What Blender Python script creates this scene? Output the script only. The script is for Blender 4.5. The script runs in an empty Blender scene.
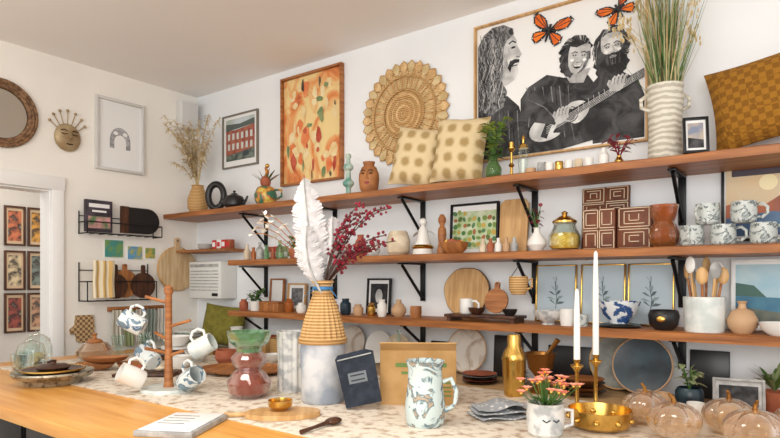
import bpy, bmesh, math, random
from mathutils import Matrix, Vector
random.seed(7)
pi=math.pi
sc=bpy.context.scene
try: sc.view_settings.view_transform='Standard'
except Exception: pass
R=random.uniform
# ------------------------------------------------------------ materials
def lin(c):
    return tuple((x/255/12.92 if x/255<=.04045 else ((x/255+.055)/1.055)**2.4) for x in c)+(1,)
MC={}
def mat(name,c1,c2=None,kind='noise',scale=8,rough=.5,metal=0,bump=0,trans=0,stretch=(1,1,1),thr=(.4,.6),c3=None,ior=1.45,detail=4,dist=0,bscale=None,alpha=1,bkind='noise'):
    if name in MC: return MC[name]
    m=bpy.data.materials.new(name); m.use_nodes=True; nt=m.node_tree; b=nt.nodes['Principled BSDF']
    b.inputs['Base Color'].default_value=lin(c1); b.inputs['Roughness'].default_value=rough; b.inputs['Metallic'].default_value=metal
    b.inputs['Transmission Weight'].default_value=trans; b.inputs['IOR'].default_value=ior
    if alpha<1: b.inputs['Alpha'].default_value=alpha
    L=nt.links
    if c2 or bump:
        tc=nt.nodes.new('ShaderNodeTexCoord'); mp=nt.nodes.new('ShaderNodeMapping'); mp.inputs['Scale'].default_value=stretch
        L.new(tc.outputs['Object'],mp.inputs[0])
    if c2:
        if kind=='noise':
            t=nt.nodes.new('ShaderNodeTexNoise'); t.inputs['Scale'].default_value=scale; t.inputs['Detail'].default_value=detail; t.inputs['Distortion'].default_value=dist; fac=t.outputs[0]
        elif kind=='wave':
            t=nt.nodes.new('ShaderNodeTexWave'); t.inputs['Scale'].default_value=scale; t.inputs['Distortion'].default_value=dist; t.inputs['Detail'].default_value=2; fac=t.outputs[1]
        elif kind=='wavez':
            t=nt.nodes.new('ShaderNodeTexWave'); t.bands_direction='Z'; t.inputs['Scale'].default_value=scale; t.inputs['Distortion'].default_value=dist; fac=t.outputs[1]
        elif kind=='vor':
            t=nt.nodes.new('ShaderNodeTexVoronoi'); t.inputs['Scale'].default_value=scale; fac=t.outputs['Distance']
        elif kind=='check':
            t=nt.nodes.new('ShaderNodeTexChecker'); t.inputs['Scale'].default_value=scale; fac=t.outputs[1]
        elif kind=='plaid':
            t=nt.nodes.new('ShaderNodeTexWave'); t.inputs['Scale'].default_value=scale; t.inputs['Distortion'].default_value=.6
            t2=nt.nodes.new('ShaderNodeTexWave'); t2.bands_direction='Z'; t2.inputs['Scale'].default_value=scale; t2.inputs['Distortion'].default_value=.6
            t3=nt.nodes.new('ShaderNodeTexNoise'); t3.inputs['Scale'].default_value=60
            L.new(mp.outputs[0],t2.inputs[0]); L.new(mp.outputs[0],t3.inputs[0])
            a1=nt.nodes.new('ShaderNodeMath'); a1.operation='MULTIPLY'; L.new(t.outputs[1],a1.inputs[0]); L.new(t2.outputs[1],a1.inputs[1])
            a2=nt.nodes.new('ShaderNodeMath'); a2.operation='MULTIPLY_ADD'; a2.inputs[1].default_value=.35; L.new(t3.outputs[0],a2.inputs[0]); L.new(a1.outputs[0],a2.inputs[2]); fac=a2.outputs[0]
        L.new(mp.outputs[0],t.inputs[0])
        r=nt.nodes.new('ShaderNodeValToRGB'); r.color_ramp.elements[0].position=thr[0]; r.color_ramp.elements[0].color=lin(c1)
        r.color_ramp.elements[1].position=thr[1]; r.color_ramp.elements[1].color=lin(c2)
        if c3:
            e=r.color_ramp.elements.new(min(.99,thr[1]+(thr[1]-thr[0]))); e.color=lin(c3)
        L.new(fac,r.inputs[0]); L.new(r.outputs[0],b.inputs['Base Color'])
    if bump:
        n=nt.nodes.new('ShaderNodeTexNoise' if bkind=='noise' else 'ShaderNodeTexVoronoi'); n.inputs['Scale'].default_value=bscale or scale*3; L.new(mp.outputs[0],n.inputs[0])
        bp=nt.nodes.new('ShaderNodeBump'); bp.inputs['Strength'].default_value=bump; bp.inputs['Distance'].default_value=.004
        L.new(n.outputs[0],bp.inputs['Height']); L.new(bp.outputs[0],b.inputs['Normal'])
    MC[name]=m; return m
def thin_glass(name,c,k=.16,rough=.03,body=0):
    m=bpy.data.materials.new(name); m.use_nodes=True; nt=m.node_tree; nt.nodes.clear(); L=nt.links
    o=nt.nodes.new('ShaderNodeOutputMaterial'); mx=nt.nodes.new('ShaderNodeMixShader'); t=nt.nodes.new('ShaderNodeBsdfTransparent'); g=nt.nodes.new('ShaderNodeBsdfGlossy')
    t.inputs[0].default_value=lin(c); g.inputs[0].default_value=(1,1,1,1); g.inputs['Roughness'].default_value=rough
    src=t.outputs[0]
    if body:
        d=nt.nodes.new('ShaderNodeBsdfDiffuse'); d.inputs[0].default_value=lin(c); m2=nt.nodes.new('ShaderNodeMixShader'); m2.inputs[0].default_value=body
        L.new(t.outputs[0],m2.inputs[1]); L.new(d.outputs[0],m2.inputs[2]); src=m2.outputs[0]
    lw=nt.nodes.new('ShaderNodeLayerWeight'); lw.inputs[0].default_value=k; L.new(lw.outputs['Facing'],mx.inputs[0]); L.new(src,mx.inputs[1]); L.new(g.outputs[0],mx.inputs[2]); L.new(mx.outputs[0],o.inputs[0]); return m
wallM=mat('wall_paint',(235,237,238),(230,233,235),scale=2,rough=.85)
wallL=mat('wall_paint_warm',(239,235,227),(234,230,222),scale=2,rough=.85)
ceilM=mat('ceiling_paint',(242,239,236),rough=.9)
trimM=mat('trim_white',(236,236,234),rough=.4)
shelfM=mat('shelf_wood',(122,72,36),(180,116,64),scale=3,stretch=(1,14,14),rough=.45,thr=(.3,.7),bump=.3)
tabM=mat('table_wood',(206,138,54),(232,174,90),scale=2.5,stretch=(1,12,12),rough=.32,thr=(.3,.7))
counterM=mat('counter_wood',(176,140,96),(196,162,116),scale=3,stretch=(1,12,12),rough=.5)
marbleM=mat('runner_terrazzo',(226,216,200),(168,142,116),scale=30,rough=.5,thr=(.49,.68),detail=8)
floorM=mat('floor_wood',(150,120,92),(126,98,74),scale=3,stretch=(1,9,1),rough=.5)
blk=mat('black_metal',(18,18,20),rough=.4,metal=.3)
blkc=mat('black_ceramic',(28,26,27),rough=.35)
wht=mat('white_ceramic',(226,224,218),rough=.25)
whm=mat('white_matte',(226,224,218),rough=.7)
cream=mat('cream',(222,208,182),(200,182,154),scale=20,rough=.6)
gry=mat('grey_stone',(180,180,176),(146,146,144),scale=25,rough=.6)
speck=mat('speckled_white',(214,213,208),(166,168,168),scale=26,rough=.4,thr=(.48,.62))
crockM=mat('crock_glaze',(222,226,222),(198,206,202),scale=20,rough=.3)
blupat=mat('blue_drawn_ceramic',(210,216,214),(66,98,128),scale=22,rough=.25,thr=(.53,.57),detail=2,dist=1.2,c3=(112,134,146))
gridpat=mat('grid_drawn_ceramic',(188,194,190),(48,56,60),scale=34,rough=.3,thr=(.52,.57),detail=2,dist=2,c3=(140,150,148))
bwpat=mat('blue_white_bowl',(222,228,230),(50,84,134),scale=34,rough=.25,thr=(.5,.56),detail=3)
wd=mat('wood_mid',(172,112,62),(140,84,44),scale=5,stretch=(1,1,10),rough=.5)
wdx=mat('wood_mid_x',(176,116,64),(142,88,46),scale=5,stretch=(10,1,1),rough=.5)
wdl=mat('wood_light',(210,170,116),(188,144,90),scale=5,stretch=(8,1,1),rough=.5)
wdd=mat('wood_dark',(84,50,30),(58,34,22),scale=6,stretch=(8,1,1),rough=.4)
gold=mat('brass',(210,168,88),rough=.22,metal=1)
glass=thin_glass('clear_glass',(244,250,248),.24)
ggreen=mat('green_glass',(120,160,96),rough=.05,trans=.7,alpha=.8)
gteal=thin_glass('teal_glass',(150,196,150),.30,body=.22)
gpink=thin_glass('plum_glass',(206,124,100),.30,body=.22)
amber=mat('amber_glass',(196,112,48),rough=.08,trans=.5)
amberc=thin_glass('amber_clear',(214,140,74),.25,body=.2)
ambl=thin_glass('pale_amber_glass',(232,208,176),.36,.08,body=.16)
rat=mat('rattan',(206,168,112),(158,116,66),kind='wavez',scale=30,rough=.7,thr=(.3,.7),bump=.5,bscale=90)
ratl=mat('rattan_light',(218,186,136),(192,154,104),scale=30,rough=.75)
must=mat('mustard_knit',(154,106,28),(128,84,18),kind='check',scale=46,rough=.95,bump=1,bscale=75,bkind='v')
plaid=mat('plaid_beige',(216,196,154),(168,142,94),kind='plaid',scale=4.2,rough=.95,bump=.7,bscale=70,thr=(.25,.8))
olive=mat('olive_cloth',(128,122,50),(110,104,40),scale=30,rough=.95,bump=.5)
leafg=mat('leaf_green',(84,120,52),(56,92,40),scale=10,rough=.5)
leafy=mat('leaf_lime',(166,180,84),(104,140,58),scale=12,rough=.5)
leafd=mat('leaf_dusty',(136,150,104),(160,160,118),scale=8,rough=.7)
straw=mat('straw',(212,192,148),(186,162,114),scale=12,rough=.8)
pamp=mat('pampas_fluff',(226,208,170),(204,180,136),scale=20,rough=.95)
berry=mat('red_berry',(140,24,46),(104,14,32),scale=20,rough=.4)
pinkb=mat('dusty_rose',(150,60,70),rough=.6)
peach=mat('peach_petal',(238,138,110),(246,172,146),scale=30,rough=.6)
feath=mat('feather_white',(214,212,212),(198,196,196),scale=30,dist=2,rough=.9)
card=mat('cardboard',(190,150,98),(178,138,84),scale=14,rough=.85)
greent=mat('print_green',(104,130,70),rough=.8)
navy=mat('navy_cloth',(44,50,62),(32,38,48),scale=40,rough=.9)
paper=mat('paper_white',(234,234,232),rough=.7)
g1=mat('ink_black',(22,22,24),(52,52,54),scale=30,rough=.7)
g2=mat('ink_dark',(76,76,78),(30,30,32),scale=34,rough=.7,thr=(.38,.6))
pj=mat('ink_denim',(28,28,30),(84,84,86),scale=13,rough=.7,thr=(.40,.70),detail=8,dist=.8)
pk=mat('ink_curl',(46,46,48),(150,150,150),scale=20,rough=.7,thr=(.36,.66),detail=6,dist=3)
g3=mat('ink_mid',(128,128,128),(86,86,88),scale=40,rough=.7,thr=(.4,.6))
g4=mat('ink_light',(196,196,194),(138,138,138),scale=18,rough=.7,thr=(.40,.70))
gp=mat('ink_pale',(218,218,216),(176,176,174),scale=14,rough=.7)
orng=mat('orange_print',(236,120,24),(214,92,14),scale=30,rough=.6)
terr=mat('terracotta',(170,96,66),(150,80,54),scale=16,rough=.7)
tan=mat('tan_ceramic',(190,154,118),rough=.6)
slate=mat('slate_teal',(40,62,72),(22,34,44),scale=10,rough=.3)
wax=mat('white_wax',(240,238,230),rough=.45)
redm=mat('red_paper',(196,52,48),rough=.6)
yel=mat('yellow_grain',(222,168,48),(240,200,96),scale=60,rough=.7)
mirr=mat('mirror_glass',(206,206,200),rough=.03,metal=1)
bz=mat('aged_brass',(150,104,52),rough=.35,metal=.8)
# ------------------------------------------------------------ builder
class B:
    def __init__(s,name): s.name=name; s.v=[]; s.f=[]; s.fm=[]; s.mats=[]; s.T=Matrix.Identity(4)
    def mi(s,m):
        if m not in s.mats: s.mats.append(m)
        return s.mats.index(m)
    def add(s,vs,fs,m,T=None):
        o=len(s.v); X=s.T@T if T else s.T
        s.v+= [X@Vector(p) for p in vs]; k=s.mi(m)
        for f in fs: s.f.append([i+o for i in f]); s.fm.append(k)
        return s
    def lathe(s,prof,m,seg=28,at=(0,0,0),T=None,rad=None,sx=1,sy=1):
        vs=[];fs=[];n=len(prof)
        for i in range(seg):
            a=2*pi*i/seg
            for j,(r,z) in enumerate(prof):
                k=r*(rad(a,z) if rad else 1)
                vs.append((k*math.cos(a)*sx,k*math.sin(a)*sy,z))
        for i in range(seg):
            i2=(i+1)%seg
            for j in range(n-1): fs.append((i*n+j,i2*n+j,i2*n+j+1,i*n+j+1))
        if prof[0][0]>1e-4: fs.append([i*n for i in range(seg)][::-1])
        M=Matrix.Translation(at); M=M@T if T else M
        return s.add(vs,fs,m,M)
    def pot(s,prof,m,th=.004,seg=28,at=(0,0,0),T=None,rad=None,sx=1,sy=1,floor=None):
        f=prof[0][1]+th if floor is None else floor
        inn=[(max(r-th,.0006),z) for r,z in prof[::-1] if z>=f]
        p=[(0.0005,prof[0][1])]+list(prof)+inn+[(.0005,f)]
        return s.lathe(p,m,seg,at,T,rad,sx,sy)
    def box(s,c,d,m,bev=0,T=None):
        bm=bmesh.new(); bmesh.ops.create_cube(bm,size=1)
        for v in bm.verts: v.co=Vector((v.co.x*d[0],v.co.y*d[1],v.co.z*d[2]))
        if bev: bmesh.ops.bevel(bm,geom=list(bm.edges),offset=bev,segments=2,affect='EDGES',profile=.5)
        bm.verts.index_update()
        M=Matrix.Translation(c); M=M@T if T else M
        s.add([v.co.copy() for v in bm.verts],[[v.index for v in f.verts] for f in bm.faces],m,M); bm.free(); return s
    def tube(s,pts,r,m,seg=6,closed=False,T=None):
        pts=[Vector(p) for p in pts]; n=len(pts); rr=r if isinstance(r,(list,tuple)) else [r]*n
        vs=[];fs=[]; up=None
        for i,p in enumerate(pts):
            if closed: d=pts[(i+1)%n]-pts[i-1]
            else: d=pts[min(i+1,n-1)]-pts[max(i-1,0)]
            d.normalize()
            if up is None:
                up=Vector((0,0,1)) if abs(d.z)<.9 else Vector((1,0,0))
            a=up-d*up.dot(d)
            if a.length<1e-5: a=d.orthogonal()
            a.normalize(); up=a; b=d.cross(a)
            for k in range(seg):
                t=2*pi*k/seg; vs.append(p+(a*math.cos(t)+b*math.sin(t))*rr[i])
        for i in range(n if closed else n-1):
            j=(i+1)%n
            for k in range(seg):
                k2=(k+1)%seg; fs.append((i*seg+k,i*seg+k2,j*seg+k2,j*seg+k))
        if not closed: fs.append(list(range(seg))[::-1]); fs.append([(n-1)*seg+k for k in range(seg)])
        return s.add(vs,fs,m,T)
    def ball(s,c,r,m,seg=12,ring=8,T=None):
        if not isinstance(r,(tuple,list)): r=(r,r,r)
        prof=[(max(math.sin(pi*i/ring),1e-5),-math.cos(pi*i/ring)) for i in range(ring+1)]
        M=Matrix.Translation(c); M=M@T if T else M
        return s.lathe(prof,m,seg,T=M@Matrix.Diagonal((r[0],r[1],r[2],1)))
    def poly(s,pts,y,m,k=.01,ox=0,oz=0):
        return s.add([(ox+x*k,y,oz+z*k) for x,z in pts],[list(range(len(pts)))],m)
    def ell(s,cx,cz,rx,rz,y,m,k=.01,ox=0,oz=0,ang=0,n=20):
        c,q=math.cos(ang),math.sin(ang)
        P=[(cx+rx*math.cos(2*pi*i/n)*c-rz*math.sin(2*pi*i/n)*q, cz+rx*math.cos(2*pi*i/n)*q+rz*math.sin(2*pi*i/n)*c) for i in range(n)]
        return s.poly(P,y,m,k,ox,oz)
    def stroke(s,pts,w,y,m,k=.01,ox=0,oz=0):
        vs=[];fs=[];n=len(pts)
        for i,(x,z) in enumerate(pts):
            x0,z0=pts[max(i-1,0)];x1,z1=pts[min(i+1,n-1)];dx,dz=x1-x0,z1-z0;l=math.hypot(dx,dz) or 1
            nx,nz=-dz/l*w/2,dx/l*w/2
            vs+=[(ox+(x+nx)*k,y,oz+(z+nz)*k),(ox+(x-nx)*k,y,oz+(z-nz)*k)]
        for i in range(n-1): fs.append((2*i,2*i+1,2*i+3,2*i+2))
        return s.add(vs,fs,m)
    def prism(s,pts,y0,y1,m,T=None):
        n=len(pts); vs=[(x,y0,z) for x,z in pts]+[(x,y1,z) for x,z in pts]
        fs=[list(range(n)),list(range(n,2*n))[::-1]]+[(i,(i+1)%n+0,(i+1)%n+n,i+n) for i in range(n)]
        return s.add(vs,fs,m,T)
    def leaf(s,p,d,l,w,m,bend=.3,n=5,cup=0.15):
        p=Vector(p); d=Vector(d).normalized(); side=d.cross(Vector((0,0,1)))
        if side.length<.05: side=Vector((1,0,0))
        side.normalize(); nm=side.cross(d); vs=[];fs=[]
        for i in range(n+1):
            t=i/n; q=p+d*l*t-Vector((0,0,1))*bend*l*t*t; ww=w*math.sin(pi*min(.97,t*.9+.06))**.8/2
            vs+=[q-side*ww+nm*ww*cup,q,q+side*ww+nm*ww*cup]
        for i in range(n):
            a=3*i; fs+=[(a,a+1,a+4,a+3),(a+1,a+2,a+5,a+4)]
        return s.add(vs,fs,m)
    def blade(s,p,top,w,m,bend=.1,n=7):
        p=Vector(p);top=Vector(top);o=Vector((R(-1,1),R(-1,1),0))*bend;vs=[];fs=[]
        a=R(0,pi);sd=Vector((math.cos(a),math.sin(a),0))
        for i in range(n+1):
            t=i/n;q=p.lerp(top,t)+o*math.sin(pi*t)*.3+o*t*t; ww=w*(1-t*.9)/2
            vs+=[q-sd*ww,q+sd*ww]
        for i in range(n): fs.append((2*i,2*i+1,2*i+3,2*i+2))
        return s.add(vs,fs,m)
    def done(s,loc=(0,0,0),rz=0,rot=None,smooth=True):
        me=bpy.data.meshes.new(s.name); me.from_pydata([tuple(v) for v in s.v],[],s.f)
        for m in s.mats: me.materials.append(m)
        me.polygons.foreach_set('material_index',s.fm)
        if smooth:
            me.polygons.foreach_set('use_smooth',[True]*len(s.f)); me.update()
            try: me.set_sharp_from_angle(angle=math.radians(38))
            except Exception: pass
        me.update()
        ob=bpy.data.objects.new(s.name,me); bpy.context.collection.objects.link(ob)
        ob.location=loc; ob.rotation_euler=rot if rot else (0,0,rz); return ob
def Rx(d): return Matrix.Rotation(math.radians(d),4,'X')
def Ry(d): return Matrix.Rotation(math.radians(d),4,'Y')
def Rz(d): return Matrix.Rotation(math.radians(d),4,'Z')
def Tr(x,y,z): return Matrix.Translation((x,y,z))
def ringpts(r,z=0,n=32): return [(r*math.cos(2*pi*i/n),r*math.sin(2*pi*i/n),z) for i in range(n)]
LW=-3.70; BW=2.62; CAM=math.radians(36.3)
S1,S2,S3,S4,TB=1.81,1.475,1.158,.88,.93
# ------------------------------------------------------------ room
def boxo(name,lo,hi,m,bev=0):
    c=[(a+b)/2 for a,b in zip(lo,hi)]; d=[b-a for a,b in zip(lo,hi)]
    return B(name).box((0,0,0),d,m,bev).done(c)
boxo('wall_back',(LW,BW,0),(2.2,BW+.12,2.70),wallM)
b=B('wall_left')
for lo,hi in [((LW-.12,1.60,0),(LW,BW+.12,2.7)),((LW-.12,.72,1.89),(LW,1.60,2.7)),((LW-.12,-1.6,0),(LW,.72,2.7))]:
    b.box([(p+q)/2 for p,q in zip(lo,hi)],[q-p for p,q in zip(lo,hi)],wallL)
b.done()
boxo('ceiling',(LW-.12,-1.6,2.70),(2.2,BW+.12,2.78),ceilM)
boxo('floor',(-5.2,-3.2,-.06),(2.2,3.4,0),floorM)
boxo('wall_hallway',(-4.85,-.5,0),(-4.72,3.4,2.7),mat('hall_paint',(206,200,192),rough=.9))
boxo('ceiling_hallway',(-4.85,-.5,2.3),(LW-.13,3.4,2.38),ceilM)
b=B('trim_door')
b.box((LW+.012,1.63,.97),(.03,.07,1.94),trimM,.004).box((LW+.012,.69,.97),(.03,.07,1.94),trimM,.004)
b.box((LW+.012,1.16,1.93),(.036,1.02,.08),trimM,.004).box((LW-.06,1.595,.945),(.12,.01,1.89),trimM).box((LW-.06,1.16,1.886),(.12,.86,.01),trimM).done()
boxo('baseboard_back',(LW,BW-.015,0),(2.2,BW,.11),trimM,.003)
boxo('baseboard_left',(LW,1.67,0),(LW+.015,BW-.02,.11),trimM,.003)
# ------------------------------------------------------------ framed things
def framed(name,w,h,fw,fm,bg,art=None,depth=.018):
    b=B(name)
    b.box((0,-.004,h/2),(w-.002,.006,h-.002),bg)
    for x,z,sx,sz in [(-w/2+fw/2,h/2,fw,h),(w/2-fw/2,h/2,fw,h),(0,fw/2,w-2*fw,fw),(0,h-fw/2,w-2*fw,fw)]:
        b.box((x,-depth/2,z),(sx,depth,sz),fm,.0015)
    if art: art(b)
    return b
k_=0
for y in (1.79,1.945):
    for i,z in enumerate((1.60,1.275,.965)):
        c=[(196,112,76),(206,186,150),(150,76,64),(206,150,70),(120,130,120),(190,146,116)][k_]; k_+=1
        am=mat('hall_art_%d'%k_,c,(50,40,40),scale=18,thr=(.45,.6),rough=.6,c3=(216,204,180))
        framed('hallway_framed_print',.14,.29,.014,wdd,mat('hall_mat',(200,172,140),rough=.7),lambda b:b.poly([(-4.3,3.5),(4.3,3.5),(4.3,25.5),(-4.3,25.5)],-.0085,am)).done((-4.719,y,z),pi/2)
b=B('round_wall_mirror'); b.lathe([(.001,.004),(.15,.004)],mirr,40,T=Rx(90))
for r,q in ((.152,.012),(.168,.013),(.184,.011)):
    b.tube([(r*math.cos(2*pi*i/40),-.014,r*math.sin(2*pi*i/40)) for i in range(40)],q,mat('mirror_weave',(140,106,74),(92,64,42),scale=60,rough=.7),8,True)
b.done((LW+.002,1.33,2.29),pi/2)
b=B('ceramic_face_wall_sculpture')
bf=mat('face_bronze',(176,156,120),(150,126,92),scale=12,rough=.45,metal=.3)
b.ball((0,-.01,0),(.078,.03,.085),bf,24,12)
b.tube([(0,-.042,.03),(0,-.052,-.01),(.006,-.042,-.018)],.006,bf)
for sx in (-1,1):
    b.tube([(sx*.048,-.036,.018),(sx*.03,-.042,.012),(sx*.014,-.04,.018)],.003,wdd)
    b.tube([(sx*.05,-.034,.036),(sx*.03,-.04,.042),(sx*.014,-.04,.034)],.003,wdd)
b.tube([(-.018,-.038,-.042),(0,-.042,-.047),(.018,-.038,-.042)],.004,wdd)
for i in range(7):
    a=math.radians(40+i*100/6); l=.135+.03*math.sin(i*pi/6)
    b.tube([(.07*math.cos(a),-.01,.07*math.sin(a)),(l*math.cos(a),-.012,l*math.sin(a))],.003,bf); b.ball((l*math.cos(a),-.012,l*math.sin(a)),.009,bf)
b.done((LW+.004,1.69,2.22),pi/2)
def eleph(b):
    b.poly([(-12,4),(12,4),(12,42),(-12,42)],-.0082,paper)
    gm=mat('ink_soft_grey',(180,180,182),(130,130,134),scale=40,rough=.8)
    P=[]
    for i in range(17):
        a=pi*i/16; P.append((7*math.cos(a),20+9*math.sin(a)))
    P+=[(-7,15),(-4,15),(-4,20)]+[(-4*math.cos(pi*i/8),20+4*math.sin(pi*i/8)) for i in range(1,8)]+[(4,20),(4,15),(7,15)]
    b.poly(P,-.0088,gm); b.ell(-3,25,1.6,1.2,-.0092,paper); b.ell(3.4,25,1.6,1.2,-.0092,paper)
framed('framed_elephant_print',.33,.47,.018,mat('frame_offwhite',(206,204,200),rough=.5),paper,eleph,.025).done((LW+.001,2.025,2.06),pi/2)
b=B('wall_speaker'); b.box((0,-.05,.1),(.13,.1,.2),mat('speaker_white',(214,213,210),rough=.5),.01)
b.box((0,-.1015,.1),(.11,.004,.175),mat('speaker_grill',(200,199,196),rough=.8),.001).box((0,-.005,.1),(.05,.01,.06),blk)
b.done((LW+.002,2.51,2.43),math.radians(78))
def wire_shelf(name,w,h,d):
    b=B(name)
    for z in (0,h*.5):
        b.tube([(-w/2,0,z),(-w/2,-d,z),(w/2,-d,z),(w/2,0,z)],.004,blk)
    for i in range(9):
        x=-w/2+w*i/8; b.tube([(x,0,0),(x,-d,0)],.002,blk)
    for x in (-w/2,w/2): b.tube([(x,-.003,0),(x,-.003,h)],.004,blk); b.tube([(x,-d,0),(x,-d,h*.5)],.004,blk)
    b.tube([(-w/2,-.003,h*.8),(w/2,-.003,h*.8)],.003,blk)
    return b
wire_shelf('wire_wall_rack',.50,.14,.11).done((LW+.006,2.01,1.64),pi/2)
wire_shelf('wire_wall_rack',.46,.24,.11).done((LW+.006,1.99,1.22),pi/2)
b=B('cookbook'); b.box((0,0,.1),(.17,.025,.2),mat('book_cover',(44,40,46),(70,60,70),scale=14,rough=.5),.001)
b.box((0,-.0132,.165),(.13,.001,.024),paper).box((0,-.0132,.13),(.09,.001,.012),paper).box((0,-.0132,.06),(.14,.001,.075),mat('book_pink',(206,150,150),(90,120,80),scale=20)).done((LW+.05,1.86,1.652),pi/2)
b=B('half_round_serving_board'); P=[(-.12,.005)]+[(-.12,.175)]+[(.06+.085*math.cos(pi/2-pi*i/12),.09+.085*math.sin(pi/2-pi*i/12)) for i in range(13)]
b.prism([(x,z) for x,z in P],-.008,.008,blkc); b.prism([(-.125,.004),(-.075,.004),(-.075,.178),(-.125,.178)],-.010,.010,wdd).done((LW+.07,2.12,1.652),pi/2)
for y,z,w,h,c in ((1.985,1.50,.12,.11,((70,140,130),(110,150,90))),(2.13,1.49,.10,.085,((90,150,190),(170,170,90))),(2.24,1.50,.07,.07,((200,170,80),(110,150,90)))):
    am=mat('postcard_%d'%int(y*100),c[0],c[1],scale=16,rough=.6,thr=(.45,.55)); B('wall_postcard').box((0,-.004,h/2),(w,.006,h),am).box((0,-.002,h/2),(w+.008,.003,h+.008),paper).done((LW+.001,y,z),pi/2)
def paddle(name,r,hl,hw,m,th=.016,sq=1,edge=None):
    b=B(name); n=30; a0=math.asin(hw/r); P=[(r*math.cos(a)*sq,r*math.sin(a)) for a in [pi/2-a0-(2*pi-2*a0)*i/n for i in range(n+1)]]
    P+=[(-hw,r+hl*.8),(-hw*.6,r+hl),(hw*.6,r+hl),(hw,r+hl*.8)]
    b.prism(P,-th/2,th/2,m); b.lathe([(.001,0),(hw*.35,0)],blkc,12,T=Tr(0,-th/2-.0008,r+hl*.7)@Rx(90))
    if edge:
        b.tube([(r*math.cos(a)*sq,0,r*math.sin(a)) for a in [2*pi*i/40 for i in range(40)]],th*.55,edge,6,True)
    return b
bl=mat('pale_board',(216,190,150),(194,162,120),scale=5,stretch=(8,1,1),rough=.5)
paddle('round_serving_board',.15,.07,.018,bl,edge=wdl).done((LW+.02,2.44,1.43),pi/2)
paddle('dark_round_board',.085,.05,.012,wdd).done((LW+.07,2.15,1.315),pi/2)
paddle('walnut_round_board',.09,.04,.014,wdx).done((LW+.055,2.03,1.325),pi/2)
paddle('acacia_round_board',.08,.06,.014,wdd).done((LW+.085,1.95,1.31),pi/2)
def cloth(name,w,h,m,loc,rz):
    b=B(name); n=12; vs=[];fs=[]
    for i in range(n+1):
        for j in range(9): vs.append((-w/2+w*i/n,-.012-.008*math.sin(i*1.4)-.004*math.sin(j),-h*j/8))
    for i in range(n):
        for j in range(8): fs.append((i*9+j,i*9+j+1,(i+1)*9+j+1,(i+1)*9+j))
    b.add(vs,fs,m); return b.done(loc,rz)
cloth('hanging_tea_towel',.14,.23,mat('striped_towel',(206,170,106),(226,214,186),kind='wave',scale=8,rough=.95),(LW+.13,1.85,1.47),pi/2)
B('oven_mitt').prism([(-.05,.16),(-.055,.1),(-.085,.075),(-.08,.045),(-.05,.05),(-.045,0),(0,-.02),(.045,0),(.06,.08),(.05,.16)],-.012,.012,mat('mitt_cloth',(196,166,120),(120,90,66),kind='check',scale=60,rough=.95)).done((LW+.0125,1.79,.97),pi/2)
b=B('peg_rail'); b.box((0,-.01,0),(.40,.02,.03),wd,.003)
for i in range(5): b.tube([(-.16+.08*i,-.02,0),(-.16+.08*i,-.055,.008)],.006,wd)
b.done((LW+.002,2.14,1.16),pi/2)
for i,(c,y) in enumerate((((212,206,190),1.98),((156,166,120),2.06),((212,206,192),2.14),((140,150,140),2.22),((220,216,206),2.30))):
    cloth('hanging_linen',.07,.22+.02*(i%2),mat('linen_%d'%i,c,tuple(int(q*.84) for q in c),kind='wave',scale=14,rough=.95),(LW+.045,y,1.155),pi/2)
b=B('wall_air_conditioner'); b.box((0,-.07,.13),(.36,.14,.26),mat('ac_plastic',(222,222,218),rough=.5),.012)
for i in range(7): b.box((-.0,-.142,.06+.022*i),(.31,.006,.006),gry)
b.box((0,-.143,.23),(.31,.004,.02),gry).box((.12,-.144,.03),(.06,.004,.02),blkc); b.done((-3.42,BW,1.22))
def bld(b):
    rb=mat('brick_print',(140,66,54),(170,104,84),scale=20); sk=mat('sky_print',(196,206,210),(170,180,170),scale=5)
    b.poly([(-15,5),(15,5),(15,34),(-15,34)],-.0082,sk); b.poly([(-15,9),(15,12),(15,28),(-6,26),(-15,27)],-.0086,rb)
    b.poly([(-15,5),(15,5),(15,12),(-15,9)],-.0088,mat('street_print',(120,130,120),(70,80,76),scale=20)); b.poly([(-15,26),(15,28),(15,32),(0,30),(-15,31)],-.0089,mat('roof_print',(84,96,92)))
    for i in range(6):
        for j in range(2): b.poly([(-13+4.7*i,12.5+7*j),(-10.6+4.7*i,12.6+7*j),(-10.6+4.7*i,17+7*j),(-13+4.7*i,16.9+7*j)],-.0092,mat('window_print',(200,206,202)))
    b.poly([(3,7),(9,7.4),(9.6,9.4),(8,11),(4.5,10.8),(2.6,9)],-.0094,mat('car_print',(60,70,76)))
framed('framed_building_print',.37,.37,.010,mat('frame_ash',(120,112,100),rough=.5),paper,bld).done((-3.20,BW-.001,2.13))
ab=mat('abstract_paint',(232,206,144),(222,142,80),scale=4,rough=.55,thr=(.45,.56),stretch=(1.6,1,.9),detail=7,dist=1.2,c3=(176,70,46))
def absart(b):
    b.poly([(-24.5,1.5),(24.5,1.5),(24.5,66.5),(-24.5,66.5)],-.0082,ab)
    cs=[mat('paint_green',(84,114,76),(150,160,110),scale=14,thr=(.3,.7)),mat('paint_orange',(214,100,50),(232,156,100),scale=14,thr=(.3,.7)),mat('paint_red',(166,54,38),(206,104,76),scale=14,thr=(.3,.7)),mat('paint_cream',(238,224,180),(222,190,132),scale=14,thr=(.3,.7)),mat('paint_black',(60,54,46),(110,96,70),scale=14)]
    for i in range(60):
        x=R(-21,21); z=R(3,63); lo=z<34
        c=cs[[0,1,2,3,3,4,1,2][i%8]] if lo else cs[[3,0,1,3,3,4,0,3][i%8]]; l=R(1.5,6); n=9; w_=R(1,4)
        if i%8==5: w_*=.35
        P=[(max(-24,min(24,x+w_*R(.5,1.2)*math.cos(2*pi*k/n))),min(66,max(2,z+l*R(.6,1.2)*math.sin(2*pi*k/n)))) for k in range(n)]
        b.poly(P,-.0085-.00008*i,c)
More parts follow.
